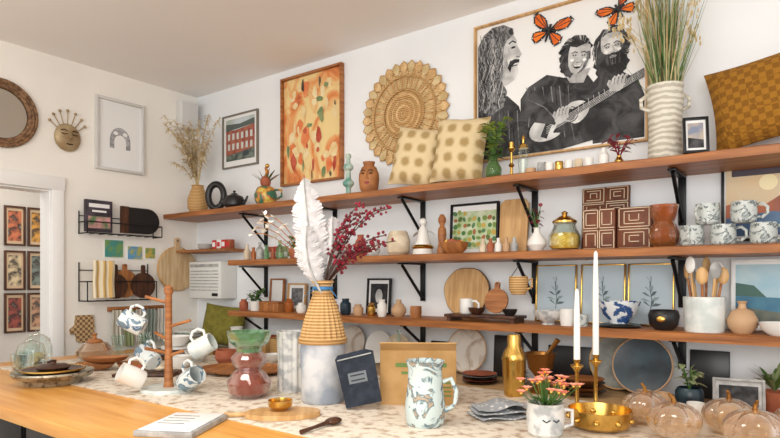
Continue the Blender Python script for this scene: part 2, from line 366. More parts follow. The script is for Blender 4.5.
framed('framed_abstract_painting',.52,.69,.014,wd,ab,absart,.03).done((-2.52,BW-.001,1.95))
b=B('woven_rattan_wall_hanging')
N=96
b.lathe([(.0005,.004),(.236,.004),(.236,.008),(.0005,.008)],ratl,48,T=Rx(90))
for k in range(11):
    r=.012+.0105*k; b.tube([(r*math.cos(2*pi*i/32),-.014-.003*math.sin(k),r*math.sin(2*pi*i/32)) for i in range(32)],.0062,rat if k%3 else ratl,5,True)
for i in range(N):
    a=2*pi*i/N
    b.box((0,0,0),(.115,.003,.0055),[ratl,rat,straw][i%3],T=Tr(.185*math.cos(a),-.012+.003*(i%2),.185*math.sin(a))@Ry(-math.degrees(a)))
for r in (.132,.205): b.tube([(r*math.cos(2*pi*i/48),-.017,r*math.sin(2*pi*i/48)) for i in range(48)],.006,rat,5,True)
n=32
for i in range(n):
    a=2*pi*i/n; w=.032
    L_=[(.225,-.4),(.25,-.9),(.27,-.8),(.288,0),(.27,.8),(.25,.9),(.225,.4)]
    P=[(r*math.cos(a)-q*w*.85*math.sin(a),r*math.sin(a)+q*w*.85*math.cos(a)) for r,q in L_]
    b.prism(P,-.012,-.006,straw if i%2 else ratl); b.tube([(x,-.012,z) for x,z in P],.003,rat,5)
b.done((-1.82,BW-.004,2.26))
# big poster
def jag(cx,cz,rx,rz,a0=0,a1=6.283,n=40,j=.12):
    return [(cx+rx*(1+R(-j,j))*math.cos(a0+(a1-a0)*i/n),cz+rz*(1+R(-j,j))*math.sin(a0+(a1-a0)*i/n)) for i in range(n)]
def face(b,cx,cz,s,y,beard=False,ang=0):
    C,Q=math.cos(ang),math.sin(ang)
    def t(P): return [(cx+(x*C-z*Q)*s,cz+(x*Q+z*C)*s) for x,z in P]
    def el(x,z,rx,rz,yy,m): b.poly(t([(x+rx*math.cos(2*pi*i/18),z+rz*math.sin(2*pi*i/18)) for i in range(18)]),yy,m)
    b.poly(t([(-5,3.5),(-4.6,6),(-2,7.6),(2,7.6),(4.6,6),(5,3.5),(4.9,0),(4.2,-3.5),(2.6,-6.2),(0,-7.4),(-2.6,-6.2),(-4.2,-3.5),(-4.9,0)]),y,gp)
    b.poly(t([(-5,3),(-3.8,3),(-3.6,-1),(-2.6,-4.5),(0,-7.3),(-2.6,-6.2),(-4.2,-3.5),(-4.9,0)]),y-.0002,g4)
    b.poly(t([(5,3),(3.6,3),(3.5,-1),(2.4,-4.5),(0,-7.3),(2.6,-6.2),(4.2,-3.5),(4.9,0)]),y-.0002,g3)
    b.poly(t([(-4.4,5.2),(4.4,5.2),(4,6.6),(0,7.5),(-4,6.6)]),y-.0002,g4)
    for q in (-1,1):
        el(q*2.1,1.5,1.5,.95,y-.0003,g4); el(q*2.1,1.3,.95,.36,y-.0004,g1); el(q*2.1,1.35,.25,.2,y-.0005,paper)
        b.stroke(t([(q*3.6,2.2),(q*2.2,3.0),(q*.8,2.5)]),.5*s,y-.0005,g2)
        b.stroke(t([(q*1.4,-1.2),(q*2.4,-2.2),(q*2.7,-3.4)]),.22*s,y-.0004,g3)
        el(q*2.9,-.8,.9,.7,y-.00035,paper)
    b.poly(t([(-.4,2),(.5,1.9),(1.3,-1),(.2,-1.6),(.1,0)]),y-.0004,g4); el(.1,-1.4,1.25,.5,y-.00045,g4); b.stroke(t([(-.9,-1.7),(0,-2.0),(.9,-1.7)]),.3*s,y-.0005,g2)
    if beard:
        b.poly(t([(-4.9,.5),(-4,-1.2),(-2.4,-2),(0,-1.9),(2.4,-2),(4,-1.2),(4.9,.5),(4.6,-4.5),(2.8,-7.6),(0,-9),(-2.8,-7.6),(-4.6,-4.5)]),y-.0006,pj)
        for i in range(16): x=R(-3.6,3.6); b.stroke(t([(x,-2.4-abs(x)*.1),(x*1.02,-5),(x*.85,-7.2)]),.18*s,y-.0007,[g3,g1][i%2])
        el(0,-3.5,1.7,.5,y-.0008,g4); b.stroke(t([(-1.5,-3.4),(0,-3.6),(1.5,-3.4)]),.25*s,y-.0009,g1)
    else:
        b.poly(t([(-2.3,-2.9),(0,-3.3),(2.3,-2.9),(1.4,-4.4),(0,-4.8),(-1.4,-4.4)]),y-.0006,g1); b.poly(t([(-1.9,-3.05),(0,-3.35),(1.9,-3.05),(1.3,-3.7),(-1.3,-3.7)]),y-.0007,paper)
def fly(b,cx,cz,s,ang,y):
    c,q=math.cos(ang),math.sin(ang)
    def tf(P): return [(cx+(x*c-z*q)*s,cz+(x*q+z*c)*s) for x,z in P]
    W=[[(0,.6),(3,5),(7.5,7.2),(9.5,6),(8,2.2),(4,.2)],[(0,0),(4,-.2),(7,-1.4),(7,-4),(4.5,-6),(2,-4)]]
    for sx in (1,-1):
        for w in W:
            P=[(x*sx,z) for x,z in w]; m=(sum(p[0] for p in P)/len(P),sum(p[1] for p in P)/len(P))
            b.poly(tf(P),y,g1); b.poly(tf([(m[0]+(x-m[0])*.76,m[1]+(z-m[1])*.76) for x,z in P]),y-.0003,orng)
            for p in P[1:]: b.stroke(tf([(0,0),(p[0]*.92,p[1]*.92)]),.36*s,y-.0005,g1); b.ell(*tf([(p[0]*.93,p[1]*.93)])[0],.3*s,.3*s,y-.0007,paper,n=8)
    b.poly(tf([(-.6,3),(.6,3),(.5,-4),(0,-5),(-.5,-4)]),y-.0008,g1)
def poster(b):
    def sh(P): return [(x-40.5,z) for x,z in P]
    y=-.0085
    b.poly(sh([(1.2,30),(8,30),(17,31),(23,25),(27,12),(27,1.5),(1.2,1.5)]),y,pj)
    for k in range(9): b.stroke(sh([(3+k*2.4,27-k*.5),(4+k*2.3,17),(3.4+k*2.5,4)]),R(.2,.6),y-.0002,[g3,g1][k%2])
    b.poly(sh([(16,61),(20,60),(22,57),(22.3,54),(24.6,49.5),(22.8,48),(23.2,46),(22.2,44.6),(22.8,42),(21,38),(16,36),(10,40),(11,56)]),y-.0004,gp)
    b.poly(sh([(15,57),(17.5,54),(17,48),(18.5,42),(20.5,38.4),(16,36),(10,40),(11,56)]),y-.0005,g4)
    b.stroke(sh([(17.8,56),(19.8,57),(21.6,55.8)]),.7,y-.0008,g1); b.ell(20.2-40.5,53.8,1.2,.55,y-.0008,g1); b.stroke(sh([(19.4,44.8),(22.3,45)]),.5,y-.0008,g1); b.stroke(sh([(21.6,49.2),(23.6,48.4)]),.4,y-.0008,g3)
    b.poly(sh([(17.2,44.4),(18.4,47.4),(21,48),(23.4,47.4),(23.2,46),(21,46),(19.4,44.8),(18.6,42)]),y-.0009,g1)
    b.poly(sh([(1.2,58),(4,63),(9,66),(15,66),(20,63),(20.5,60),(17,58),(14.5,54),(15,49),(12.5,44),(14.5,38),(17,33),(15,26),(9,23),(4,25),(1.2,29)]),y-.0010,pk)
    for i in range(80):
        x0=R(3,15);z0=R(50,64);ph=R(0,6)
        b.stroke(sh([(max(1.4,min(16.5,x0-k*.2+1.2*math.sin(ph+k*1.5))),z0-k*R(3.0,3.6)) for k in range(9)]),R(.15,.4),y-.0013-.00001*i,[g1,g2,g4,g3][i%4])
    # right figure
    b.poly(sh([(57,28),(61,32),(70,32),(77,27),(79.6,20),(79.6,2),(58,2)]),y-.0003,pj)
    b.poly(sh(jag(66,43,7.8,9,j=.10)),y-.0005,g2); b.poly(sh(jag(66,37,7.4,8,j=.12)),y-.0006,pj); face(b,66.5-40.5,42.2,.95,y-.0011,True,.08)
    for i in range(60): a=R(-.6,3.8); r=R(.8,1.05); b.stroke([(25.5+7.4*r*math.cos(a),43+8.6*r*math.sin(a)),(25.6+8*r*math.cos(a+.15),41.5+9.4*r*math.sin(a+.2))],.3,y-.0010,[g3,g4,g1][i%3])
    # middle figure
    b.poly(sh([(24,28),(28,33),(37,37),(45,34),(56,33),(62,24),(60,4),(44,1.5),(27,1.5),(24,12)]),y-.0025,pj)
    b.poly(sh([(45,36),(48,31),(54,30),(57,36)]),y-.0026,g4); b.poly(sh([(43,35),(47,30),(52,27),(46,26),(40,31)]),y-.0027,g1)
    b.poly(sh(jag(50.5,44.5,7.4,7.4,j=.12)),y-.0028,g1); b.poly(sh(jag(47.5,40,4.4,6,j=.14)),y-.00285,g2); face(b,51.8-40.5,41.4,.98,y-.0030,False,-.16)
    b.poly(sh([(45,44),(45.2,49.5),(50,52),(55,51),(57.8,46),(55.4,47.4),(51,46.4),(48,47.6),(46.6,44.6)]),y-.0038,g1)
    for i in range(50): a=R(.3,3.4); b.stroke([(10+5.0*math.cos(a),45+5*math.sin(a)),(10+7.6*math.cos(a+.25),44+8*math.sin(a+.25))],.26,y-.0039,[g3,g2,g4][i%3])
    for k in range(12): b.stroke(sh([(27+k*2,33-k*.3),(29+k*1.9,25-k),(28+k*2.2,14-k*.9)]),R(.2,.6),y-.0028,[g3,g1][k%2])
    # guitar
    P=[]
    for i in range(36):
        t=2*pi*i/36; r=9.6+2.2*math.cos(2*t)-1.2*math.cos(t); x=r*1.35*math.cos(t); z=(r-4.8*math.exp(-((x-1.5)/3)**2))*math.sin(t)*.86
        c_,s_=math.cos(.35),math.sin(.35); P.append((44+x*c_-z*s_,15+x*s_+z*c_))
    b.poly(sh(P),y-.0042,g1); b.poly(sh([(44+(x-44)*.93,15+(z-15)*.93) for x,z in P]),y-.0045,gp)
    b.ell(48-40.5,16.6,3.9,3.7,y-.0047,g2); b.ell(48-40.5,16.6,3.5,3.3,y-.0048,g4); b.ell(48-40.5,16.6,2.8,2.6,y-.0049,g1)
    b.poly(sh([(49,12.6),(44,9),(40,9.5),(42,13),(46,14)]),y-.0049,g2)
    b.poly(sh([(47,14.5),(48.4,18.6),(79.6,31),(79.6,27.4)]),y-.0052,g1)
    b.poly(sh([(34,8.5),(37,7.2),(39.5,13.2),(36.5,14.4)]),y-.0052,g1)
    for k in range(5): b.stroke(sh([(37,9.6+k*.75),(79.5,27.9+k*.6)]),.14,y-.0054,paper)
    for k in range(12): x=52+k*2.3; b.stroke(sh([(x,15.9+(x-48)*.40),(x-.4,19.4+(x-48)*.375)]),.22,y-.0054,g4)
    b.poly(sh([(24,27),(32,31),(44,20),(41,13),(30,16)]),y-.0056,pj); b.stroke(sh([(28,27),(36,22),(41,16)]),.5,y-.0057,g3)
    for hx,hz in ((69,26),(44.5,16.5)):
        b.poly(sh([(hx-3.6,hz-2.2),(hx-3.2,hz+1.6),(hx-.6,hz+2.6),(hx+2.4,hz+2),(hx+3,hz-.6),(hx+.6,hz-2.8)]),y-.0058,gp)
        for k in range(4): b.stroke(sh([(hx-2.4+k*1.5,hz+.5),(hx-2.0+k*1.6,hz+3.2-.3*abs(k-1.5)),(hx-1.0+k*1.6,hz+4.4-.4*abs(k-1.5))]),1.15,y-.0060,gp); b.stroke(sh([(hx-1.7+k*1.5,hz+.3),(hx-1.3+k*1.6,hz+3.4)]),.2,y-.0062,g2)
        b.stroke(sh([(hx-3,hz-1),(hx-4.2,hz+1),(hx-3.4,hz+2.6)]),1.1,y-.0060,g4)
    fly(b,38-40.5,57,1.08,-.35,y-.0045); fly(b,69-40.5,58.5,.9,.5,y-.0045)
framed('framed_musicians_drawing',.815,.68,.009,wdl,paper,poster,.03).done((-.975,BW-.001,1.935))
def sunset(b):
    b.poly([(-12,2),(12,2),(12,29),(-12,29)],-.0082,mat('sun_sky',(220,186,140),(214,200,170),scale=3)); b.poly([(-12,8),(12,8),(12,14),(6,17),(0,13),(-6,16),(-12,14)],-.0086,mat('sun_mtn',(180,98,60),(140,80,60),scale=6))
    b.ell(2,22,3,3,-.0085,mat('sun_disc',(240,226,180))); b.poly([(-12,2),(12,2),(12,9),(4,11),(-12,9)],-.0089,mat('sun_fg',(60,90,130),(90,120,150),scale=8)); b.poly([(-10,25),(10,25),(10,27.5),(-10,27.5)],-.0088,mat('poster_title',(70,60,70)))
framed('framed_sunset_poster',.27,.305,.010,blk,paper,sunset).done((-.165,BW-.001,1.50))
# ------------------------------------------------------------ shelves
def shelf(name,x0,x1,top,m=shelfM,y0=2.34,th=.036):
    b=B(name); n=40; L=x1-x0
    vs=[];fs=[]
    for i in range(n+1):
        x=x0+L*i/n; e=.006*math.sin(i*1.7)+R(-.004,.004)
        vs+=[(x,y0+e,top-th+.003),(x,y0+e-.003,top-.004),(x,y0+e+.003,top),(x,BW,top),(x,BW,top-th)]
    for i in range(n):
        for j in range(5): a=i*5+j;c=i*5+(j+1)%5; fs.append((a,c,c+5,a+5))
    fs.append((4,3,2,1,0)); fs.append(tuple(n*5+k for k in range(5)))
    b.add(vs,fs,m); return b.done()
shelf('wall_shelf',LW+.01,1.2,S1); shelf('wall_shelf',-2.98,1.2,S2); shelf('wall_shelf',-2.98,1.2,S3)
shelf('small_wall_shelf',-3.66,-3.12,1.56,shelfM,2.42,.02)
b=B('display_counter'); b.box((-1.25,2.385,S4-.02),(4.85,.46,.04),counterM,.004)
for x in (-3.5,-2.6,-1.7,-.8,.1,.95): b.box((x,2.38,(S4-.04)/2),(.05,.40,S4-.04),trimM)
b.box((-1.25,2.385,.35),(4.7,.42,.03),counterM); b.done()
def bracket(x,top,h=.2,d=.22):
    b=B('shelf_bracket'); b.box((0,-.006,-h/2),(.03,.008,h),blk,.001).box((0,-d/2,-.004),(.03,d,.008),blk,.001)
    b.tube([(0,-.012,-h+.015),(0,-d+.02,-.012)],.008,blk,8); b.done((x,BW-.002,top-.037))
for x in (-2.94,-2.33,-1.70,-1.07,-.44,.19): bracket(x,S1); bracket(x,S2); bracket(x,S3,.13,.2)
# ------------------------------------------------------------ generic vessels
def vessel(name,prof,m,loc,th=.004,**k):
    b=B(name); b.pot(prof,m,th,**k); return b.done(loc)
def mug(name,r,h,m,loc,rz=0,body=None,hm=None,build=True,b=None,T=None):
    b=b or B(name); prof=body or [(r*.86,0),(r*.98,.006),(r,h*.5),(r*.97,h)]
    o=b.T
    if T: b.T=o@T
    b.pot(prof,m,.0035,seg=24)
    rr=max(p[0] for p in prof)
    b.tube([(rr*.93,0,h*.82),(rr+.014,0,h*.86),(rr+.03,0,h*.68),(rr+.03,0,h*.42),(rr+.014,0,h*.22),(rr*.93,0,h*.24)],.0055,hm or m,8)
    b.T=o
    return b.done(loc,rz) if build else b
def plant_stems(b,base,n,h,spread,m,leafm,ll,lw,nl=6):
    for i in range(n):
        a=2*pi*i/n+R(-.4,.4); t=Vector(base)+Vector((math.cos(a)*spread*R(.4,1),math.sin(a)*spread*R(.4,1)*.7,h*R(.6,1)))
        pts=[Vector(base).lerp(t,k/5)+Vector((0,0,.12*h*math.sin(pi*k/5))) for k in range(6)]
        b.tube(pts,.0018,m,4)
        for k in range(nl):
            q=pts[1+k*4//nl]; d=Vector((math.cos(a+R(-1.8,1.8)),math.sin(a+R(-1.8,1.8)),R(-.1,.8))); b.leaf(q.lerp(pts[min(5,2+k*4//nl)],R(0,1)),d,ll*R(.7,1.2),lw*R(.7,1.2),leafm)
def cush(name,w,h,t,m,loc,rot):
    b=B(name); n=14; vs=[];fs=[]
    for sgn in (-1,1):
        o=len(vs)
        for i in range(n+1):
            for j in range(n+1):
                u=2*i/n-1;v=2*j/n-1; k=(1-abs(u)**2.6)*(1-abs(v)**2.6); pin=1-.07*(1-abs(v)**2)*abs(u)**3; piv=1-.07*(1-abs(u)**2)*abs(v)**3
                vs.append((u*w/2*pin,sgn*(t/2*max(k,0)**.5+.002),v*h/2*piv+h/2))
        for i in range(n):
            for j in range(n):
                a=o+i*(n+1)+j; f=(a,a+1,a+n+2,a+n+1); fs.append(f if sgn<0 else f[::-1])
    b.add(vs,fs,m); return b.done(loc,rot=rot)
# ------------------------------------------------------------ shelf 1
z=S1
b=B('pampas_grass_vase'); b.pot([(.045,0),(.068,.04),(.07,.10),(.05,.16),(.038,.19),(.044,.2)],rat,.005)
for i in range(24):
    a=2*pi*i/24+R(-.2,.2); s_=R(.08,.36); H=R(.32,.66); dx=math.cos(a)*s_*(.45 if math.cos(a)<0 else .85); dy=-abs(math.sin(a))*s_*.8
    pts=[Vector((dx*(k/8)**1.8,dy*(k/8)**1.8,.1+H*(k/8)-.10*(k/8)**3)) for k in range(9)]
    b.tube(pts,.0018,straw,4)
    for k in range(60):
        t=.45+.55*k/59; q=pts[min(7,int(t*8))].lerp(pts[min(8,int(t*8)+1)],t*8%1); d=Vector((R(-1,1),R(-1,1),R(-.2,1))); b.leaf(q,d,.05*(1.35-t*.7),.009,pamp,.5,2)
b.done((-3.48,2.47,z))
b=B('ring_sculpture'); b.tube([(.055*math.cos(2*pi*i/28),0,.104+.08*math.sin(2*pi*i/28)) for i in range(28)],.022,blkc,10,True); b.box((0,0,.004),(.07,.05,.008),blkc,.002); b.done((-3.25,2.45,z),.5)
b=B('black_teapot'); b.pot([(.04,0),(.068,.025),(.072,.05),(.055,.085),(.03,.095)],blkc,.004)
b.lathe([(.03,.094),(.02,.104),(.006,.108),(.006,.114),(.011,.12),(.0005,.126)],blkc,20)
b.tube([(.06,0,.04),(.085,0,.055),(.1,0,.085)],[.013,.009,.006],blkc,8).tube([(-.06,0,.07),(-.1,0,.075),(-.105,0,.045),(-.066,0,.03)],.005,blkc,8); b.done((-3.06,2.45,z),.3)
b=B('folk_bird_planter'); mc=mat('folk_glaze',(54,110,84),(196,116,50),scale=22,rough=.3,thr=(.46,.54),c3=(206,186,90))
b.pot([(.045,0),(.065,.03),(.07,.07),(.054,.11),(.04,.12)],mc,.004); b.ball((0,0,.15),(.034,.03,.038),terr,14,8); b.tube([(0,0,.17),(.01,0,.21),(0,0,.24)],[.014,.012,.008],mc,8)
for dx,mm in ((1,mc),(-1,leafg),(.5,leafg),(-.4,mc),(.2,gold),(-.8,mc)): b.leaf((0,0,.13),(dx,0,.9),.12,.045,mm,.1)
b.ball((.01,0,.25),.014,gold); b.tube([(.05,0,.03),(.10,0,.06),(.10,0,.10),(.05,0,.10)],.008,mc,8); b.done((-2.76,2.45,z),.6)
b=B('teal_totem_sculpture'); tq=mat('turquoise_glaze',(96,150,136),(190,206,190),scale=16,rough=.4)
b.lathe([(.03,0),(.032,.01),(.014,.02),(.014,.05),(.03,.065),(.032,.08),(.014,.10),(.012,.14),(.027,.155),(.027,.17),(.011,.19),(.010,.21),(.017,.22),(.014,.235),(.0005,.24)],tq,18); b.done((-2.085,2.45,z))
b=B('face_vase'); fc=mat('face_clay',(176,116,66),(146,92,52),scale=14,rough=.6)
b.pot([(.03,0),(.05,.03),(.056,.08),(.054,.11),(.04,.145),(.028,.155),(.034,.175)],fc,.005,sy=.9)
b.tube([(0,-.054,.115),(0,-.060,.085),(.008,-.052,.079)],.006,fc)
for sx in (-1,1): b.ball((sx*.022,-.047,.107),(.010,.004,.005),wdd); b.tube([(sx*.034,-.042,.12),(sx*.02,-.05,.126),(sx*.008,-.052,.12)],.003,wdd)
b.ball((0,-.05,.058),(.014,.005,.006),pinkb); b.done((-1.94,2.45,z),.4)
cush('plaid_pillow',.26,.32,.12,plaid,(-1.675,2.46,z+.018),(math.radians(-10),math.radians(9),.25))
cush('plaid_pillow',.27,.34,.12,plaid,(-1.42,2.47,z+.012),(math.radians(-10),math.radians(5),.2))
b=B('pothos_in_glass_vase'); b.pot([(.022,0),(.036,.02),(.038,.05),(.02,.085),(.018,.1),(.025,.11)],ggreen,.003)
plant_stems(b,(0,0,.09),12,.20,.08,leafg,leafy,.045,.026,6); plant_stems(b,(0,0,.08),5,.06,.07,leafg,leafg,.04,.025,4); b.done((-1.195,2.43,z))
b=B('brass_candlestick'); b.lathe([(.024,0),(.024,.006),(.008,.014),(.006,.05),(.014,.06),(.006,.07),(.006,.12),(.018,.135),(.018,.14),(.012,.142),(.012,.165),(.0005,.165)],gold,20); b.done((-1.115,2.45,z))
b=B('glass_and_brass_lantern'); b.lathe([(.026,0),(.028,.006),(.024,.012),(.0005,.012)],gold,20).lathe([(.020,.012),(.024,.06),(.022,.13)],glass,20).lathe([(.023,.13),(.018,.145),(.006,.152),(.006,.17),(.010,.178),(.0005,.19)],gold,20).lathe([(.009,.012),(.009,.08),(.0005,.082)],wax,12); b.done((-1.058,2.45,z))
b=B('votive_candle_row')
for i in range(5): b.pot([(.014,0),(.018,.012),(.018,.04),(.016,.045)],[wht,gold,wht,cream,wht][i],.002,16,at=(-.085+.042*i,0,0)); b.lathe([(.012,.02),(.012,.036),(.0005,.037)],wax,12,at=(-.085+.042*i,0,0)); b.tube([(-.085+.042*i,0,.035),(-.085+.042*i,0,.044)],.001,blk,4)
b.done((-.84,2.42,z))
b=B('ceramic_trinket_pair'); b.pot([(.016,0),(.024,.015),(.022,.03)],tan,.003,18,at=(-.025,0,0)); b.pot([(.014,0),(.020,.02),(.018,.05)],gry,.003,18,at=(.025,0,0)); b.done((-.985,2.42,z))
b=B('white_bottle'); b.lathe([(.02,0),(.022,.05),(.01,.065),(.01,.08),(.0005,.082)],wht,18); b.done((-.70,2.43,z))
b=B('burgundy_sprig'); b.pot([(.014,0),(.018,.02),(.009,.035),(.01,.04)],gold,.002,14); plant_stems(b,(0,0,.03),8,.10,.065,berry,pinkb,.034,.016,5); b.done((-.64,2.43,z))
b=B('white_handled_vase_with_grasses'); tx=mat('ribbed_glaze',(212,208,194),(178,172,156),kind='wavez',scale=14,dist=5,rough=.6,bump=.8,bscale=60)
b.pot([(.055,0),(.062,.02),(.058,.12),(.062,.2),(.068,.25),(.062,.275),(.068,.295)],tx,.006,rad=lambda a,z:1+.02*math.sin(9*a)*(z<.24))
for sx in (-1,1): b.tube([(sx*.058,0,.2),(sx*.088,0,.215),(sx*.09,0,.245),(sx*.062,0,.265)],.008,tx,8)
for i in range(230):
    a=R(0,2*pi); s_=R(.01,.13); H=R(.20,.72); b.blade((R(-.035,.035),R(-.035,.035),.2),(math.cos(a)*s_,math.sin(a)*s_*.55,.25+H*(1-s_)),.007,[leafg,leafd,straw,leafg][i%4],.05)
for i in range(18):
    a=R(0,6.28);s_=R(.10,.24);q=Vector((math.cos(a)*s_,math.sin(a)*s_*.4,.30+R(.15,.38))); b.tube([(0,0,.2),(q.x*.4,q.y*.4,.2+(q.z-.2)*.7),q],.0014,straw,4)
    for k in range(9): b.ball(q+Vector((R(-.02,.02),R(-.02,.02),R(-.04,.04))),(.0035,.0035,.010),straw,6,4)
b.done((-.475,2.46,z),.5)
def smallart(b): b.poly([(-2.6,2),(2.6,2),(2.6,11.5),(-2.6,11.5)],-.0082,mat('landscape_mini',(120,130,150),(200,180,150),scale=16)); b.poly([(-2.6,2),(2.6,2),(2.6,5),(-2.6,6)],-.0086,g2)
framed('small_black_frame',.085,.135,.009,blk,paper,smallart).done((-.355,2.375,z+.002),rot=(math.radians(-8),0,.35))
cush('mustard_pillow',.40,.33,.13,must,(-.105,2.475,z+.04),(math.radians(-8),math.radians(-9),-.05))
# ------------------------------------------------------------ small shelf + shelf 2
z=S2
b=B('red_gift_box_row')
for i in range(4): b.box((-.075+.05*i,0,.03),(.042,.04,.06),[redm,paper,redm,terr][i],.002).box((-.075+.05*i,-.0206,.03),(.03,.001,.03),paper if i%2==0 else redm)
b.done((-3.24,2.50,1.562))
b=B('white_dish_stack')
for k in range(3): b.pot([(.03,.012*k),(.055,.012*k+.018)],wht,.003)
b.done((-3.45,2.51,1.561))
b=B('spice_bottle_row')
for i in range(6):
    m_=[cream,amber,gry,gteal,terr,ggreen][i]; k=[1,.8,1.1,.9,.7,1.15][i]; b.lathe([(.02*k,0),(.021*k,.06*k),(.009,.075*k),(.009,.09*k),(.011,.092*k),(.011,.1*k),(.0005,.101*k)],m_,14,at=(-.15+.06*i,0,0))
b.done((-2.76,2.43,z))
b=B('tea_tin_row')
for i in range(5): b.lathe([(.026,0),(.026,.07),(.027,.071),(.027,.085),(.0005,.086)],[terr,redm,leafd,paper,gold][i],16,at=(-.12+.06*i,0,0)).lathe([(.0265,.02),(.0265,.05)],paper if i!=3 else greent,16,at=(-.12+.06*i,0,0))
b.done((-2.66,2.52,z))
b=B('clay_pot_with_succulent'); b.pot([(.028,0),(.04,.05),(.042,.06)],terr,.004); plant_stems(b,(0,0,.05),8,.09,.07,leafg,leafg,.05,.02,5); b.done((-2.47,2.42,z))
for x,m_,r,h in ((-2.36,tan,.035,.09),(-2.27,wht,.03,.14),(-2.19,slate,.03,.11),(-2.10,cream,.04,.07),(-1.99,terr,.035,.12),(-1.90,speck,.036,.09)):
    vessel('small_ceramic_vase',[(r*.6,0),(r,h*.35),(r*.8,h*.7),(r*.45,h*.88),(r*.55,h)],m_,(x,2.44,z),.003)
vessel('beige_lidded_jar',[(.04,0),(.058,.02),(.062,.08),(.05,.12),(.042,.13)],cream,(-1.76,2.47,z))
b=B('white_angel_figure'); b.lathe([(.055,0),(.052,.02),(.03,.09),(.022,.13),(.012,.145),(.012,.15),(.0005,.15)],wht,22); b.ball((0,0,.168),.02,wht); b.leaf((0,.01,.13),(-1,0,-.3),.07,.04,wht,.2); b.leaf((0,.01,.13),(1,0,-.3),.07,.04,wht,.2); b.ball((0,0,.04),(.056,.056,.02),gold); b.done((-1.60,2.46,z))
b=B('pepper_mill'); b.lathe([(.024,0),(.026,.02),(.018,.06),(.022,.10),(.02,.13),(.012,.14),(.012,.15),(.02,.165),(.02,.18),(.010,.2),(.0005,.203)],wd,18); b.done((-1.50,2.48,z))
b=B('wooden_nut_bowl'); b.pot([(.035,0),(.06,.025),(.068,.055)],wdx,.004)
for i in range(14): b.ball((R(-.04,.04),R(-.04,.04),.05+R(0,.01)),.013,terr if i%3 else yel,8,5)
b.done((-1.395,2.42,z))
def grn(b):
    b.poly([(-12,3),(12,3),(12,22),(-12,22)],-.0082,mat('garden_paper',(206,214,186),(170,190,140),scale=20,rough=.7))
    for i in range(48): x=-11+(i%9)*2.75+R(-.5,.5);zz=4.8+(i//9)*3.3+R(-.5,.5); b.ell(x,zz,R(.8,1.3),R(1,1.6),-.0086-.00002*i,[mat('veg1',(110,140,60)),mat('veg2',(190,160,70)),mat('veg3',(80,120,76)),mat('veg4',(160,100,60)),mat('veg5',(70,116,60)),mat('veg6',(140,160,86)),mat('veg7',(90,110,50))][(i*3)%7],ang=i)
framed('framed_botanical_chart',.27,.26,.011,blk,paper,grn).done((-1.38,2.592,z+.001),rot=(math.radians(-3),0,0))
b=B('leaning_wood_board'); b.prism([(-.07,0),(.07,0),(.072,.24),(.05,.262),(-.05,.262),(-.072,.24)],-.008,.008,wdl); b.done((-1.165,2.575,z+.001),rot=(math.radians(-6),0,0))
b=B('small_gift_bottle_row')
for i in range(5): b.lathe([(.016,0),(.017,.04),(.008,.052),(.008,.07),(.0005,.071)],[cream,terr,wht,tan,gry][i],14,at=(-.08+.04*i,0,0))
b.done((-1.19,2.47,z))
b=B('bud_vase_with_red_flowers'); b.pot([(.022,0),(.042,.03),(.040,.05),(.014,.085),(.013,.1),(.018,.105)],wht,.003); plant_stems(b,(0,0,.09),5,.12,.05,leafg,berry,.028,.016,5)
b.done((-.99,2.44,z))
b=B('glass_jar_of_yellow_beans'); b.pot([(.045,0),(.066,.02),(.068,.06),(.05,.095),(.045,.11),(.05,.12)],glass,.003); b.lathe([(.0005,.005),(.055,.01),(.062,.03),(.062,.06),(.05,.075),(.0005,.08)],yel,24); b.lathe([(.051,.12),(.051,.128),(.02,.15),(.01,.152),(.014,.165),(.0005,.172)],gold,24); b.done((-.87,2.45,z))
crl=mat('carved_line_cream',(216,196,166),rough=.7); brw=mat('carved_brown',(112,62,36),(94,50,30),scale=12,rough=.6)
def maze(b,w,h,nx,nz,y,K=3):
    tw=w/nx;th=h/nz
    for i in range(nx):
        for j in range(nz):
            cx=-w/2+tw*(i+.5);cz=th*(j+.5)
            for k in range(K):
                s_=.44-.15*k; X=tw*s_;Z=th*s_; o=(i+j+k)%4
                P=[(cx-X,cz-Z),(cx+X,cz-Z),(cx+X,cz+Z),(cx-X,cz+Z)]; P=P[o:]+P[:o]
                P=P+([P[0]] if k==0 and (i+j)%2 else [])
                for q in range(len(P)-1):
                    (x0,z0),(x1,z1)=P[q],P[q+1]; b.box(((x0+x1)/2,y,(z0+z1)/2),(abs(x1-x0)+.003,.002,abs(z1-z0)+.003),crl)
b=B('carved_maze_panel'); b.box((0,0,.14),(.20,.02,.28),brw,.002); maze(b,.20,.28,2,4,-.011); b.done((-.74,2.585,z+.001),rot=(math.radians(-4),0,0))
b=B('carved_maze_box'); b.box((0,0,.085),(.13,.07,.17),brw,.003); maze(b,.13,.17,2,2,-.036,2); b.done((-.725,2.48,z))
b=B('carved_maze_box'); b.box((0,0,.085),(.13,.06,.17),brw,.003); maze(b,.13,.17,1,2,-.031,3); b.done((-.59,2.49,z))
b=B('amber_glass_vase'); rb=lambda a,z:1+.04*math.cos(12*a)*(z<.1)
b.pot([(.03,0),(.05,.02),(.054,.05),(.044,.085),(.036,.1),(.046,.125),(.053,.16),(.052,.165)],amberc,.004,rad=rb,seg=48); b.lathe([(.0005,.006),(.044,.022),(.047,.05),(.038,.08),(.0005,.082)],mat('amber_core',(176,104,46),(140,76,34),scale=14,rough=.4),20); b.done((-.475,2.44,z))
mb=[(.032,0),(.04,.008),(.043,.04),(.040,.078)]
for x,zz,rz in ((-.378,0,-1.6),(-.275,0,.1),(-.15,0,-.2),(-.325,.08,-2.0),(-.21,.08,-.1),(-.02,0,0)): mug('patterned_mug',.043,.078,gridpat,(x,2.44,z+zz+.0005),rz,mb)
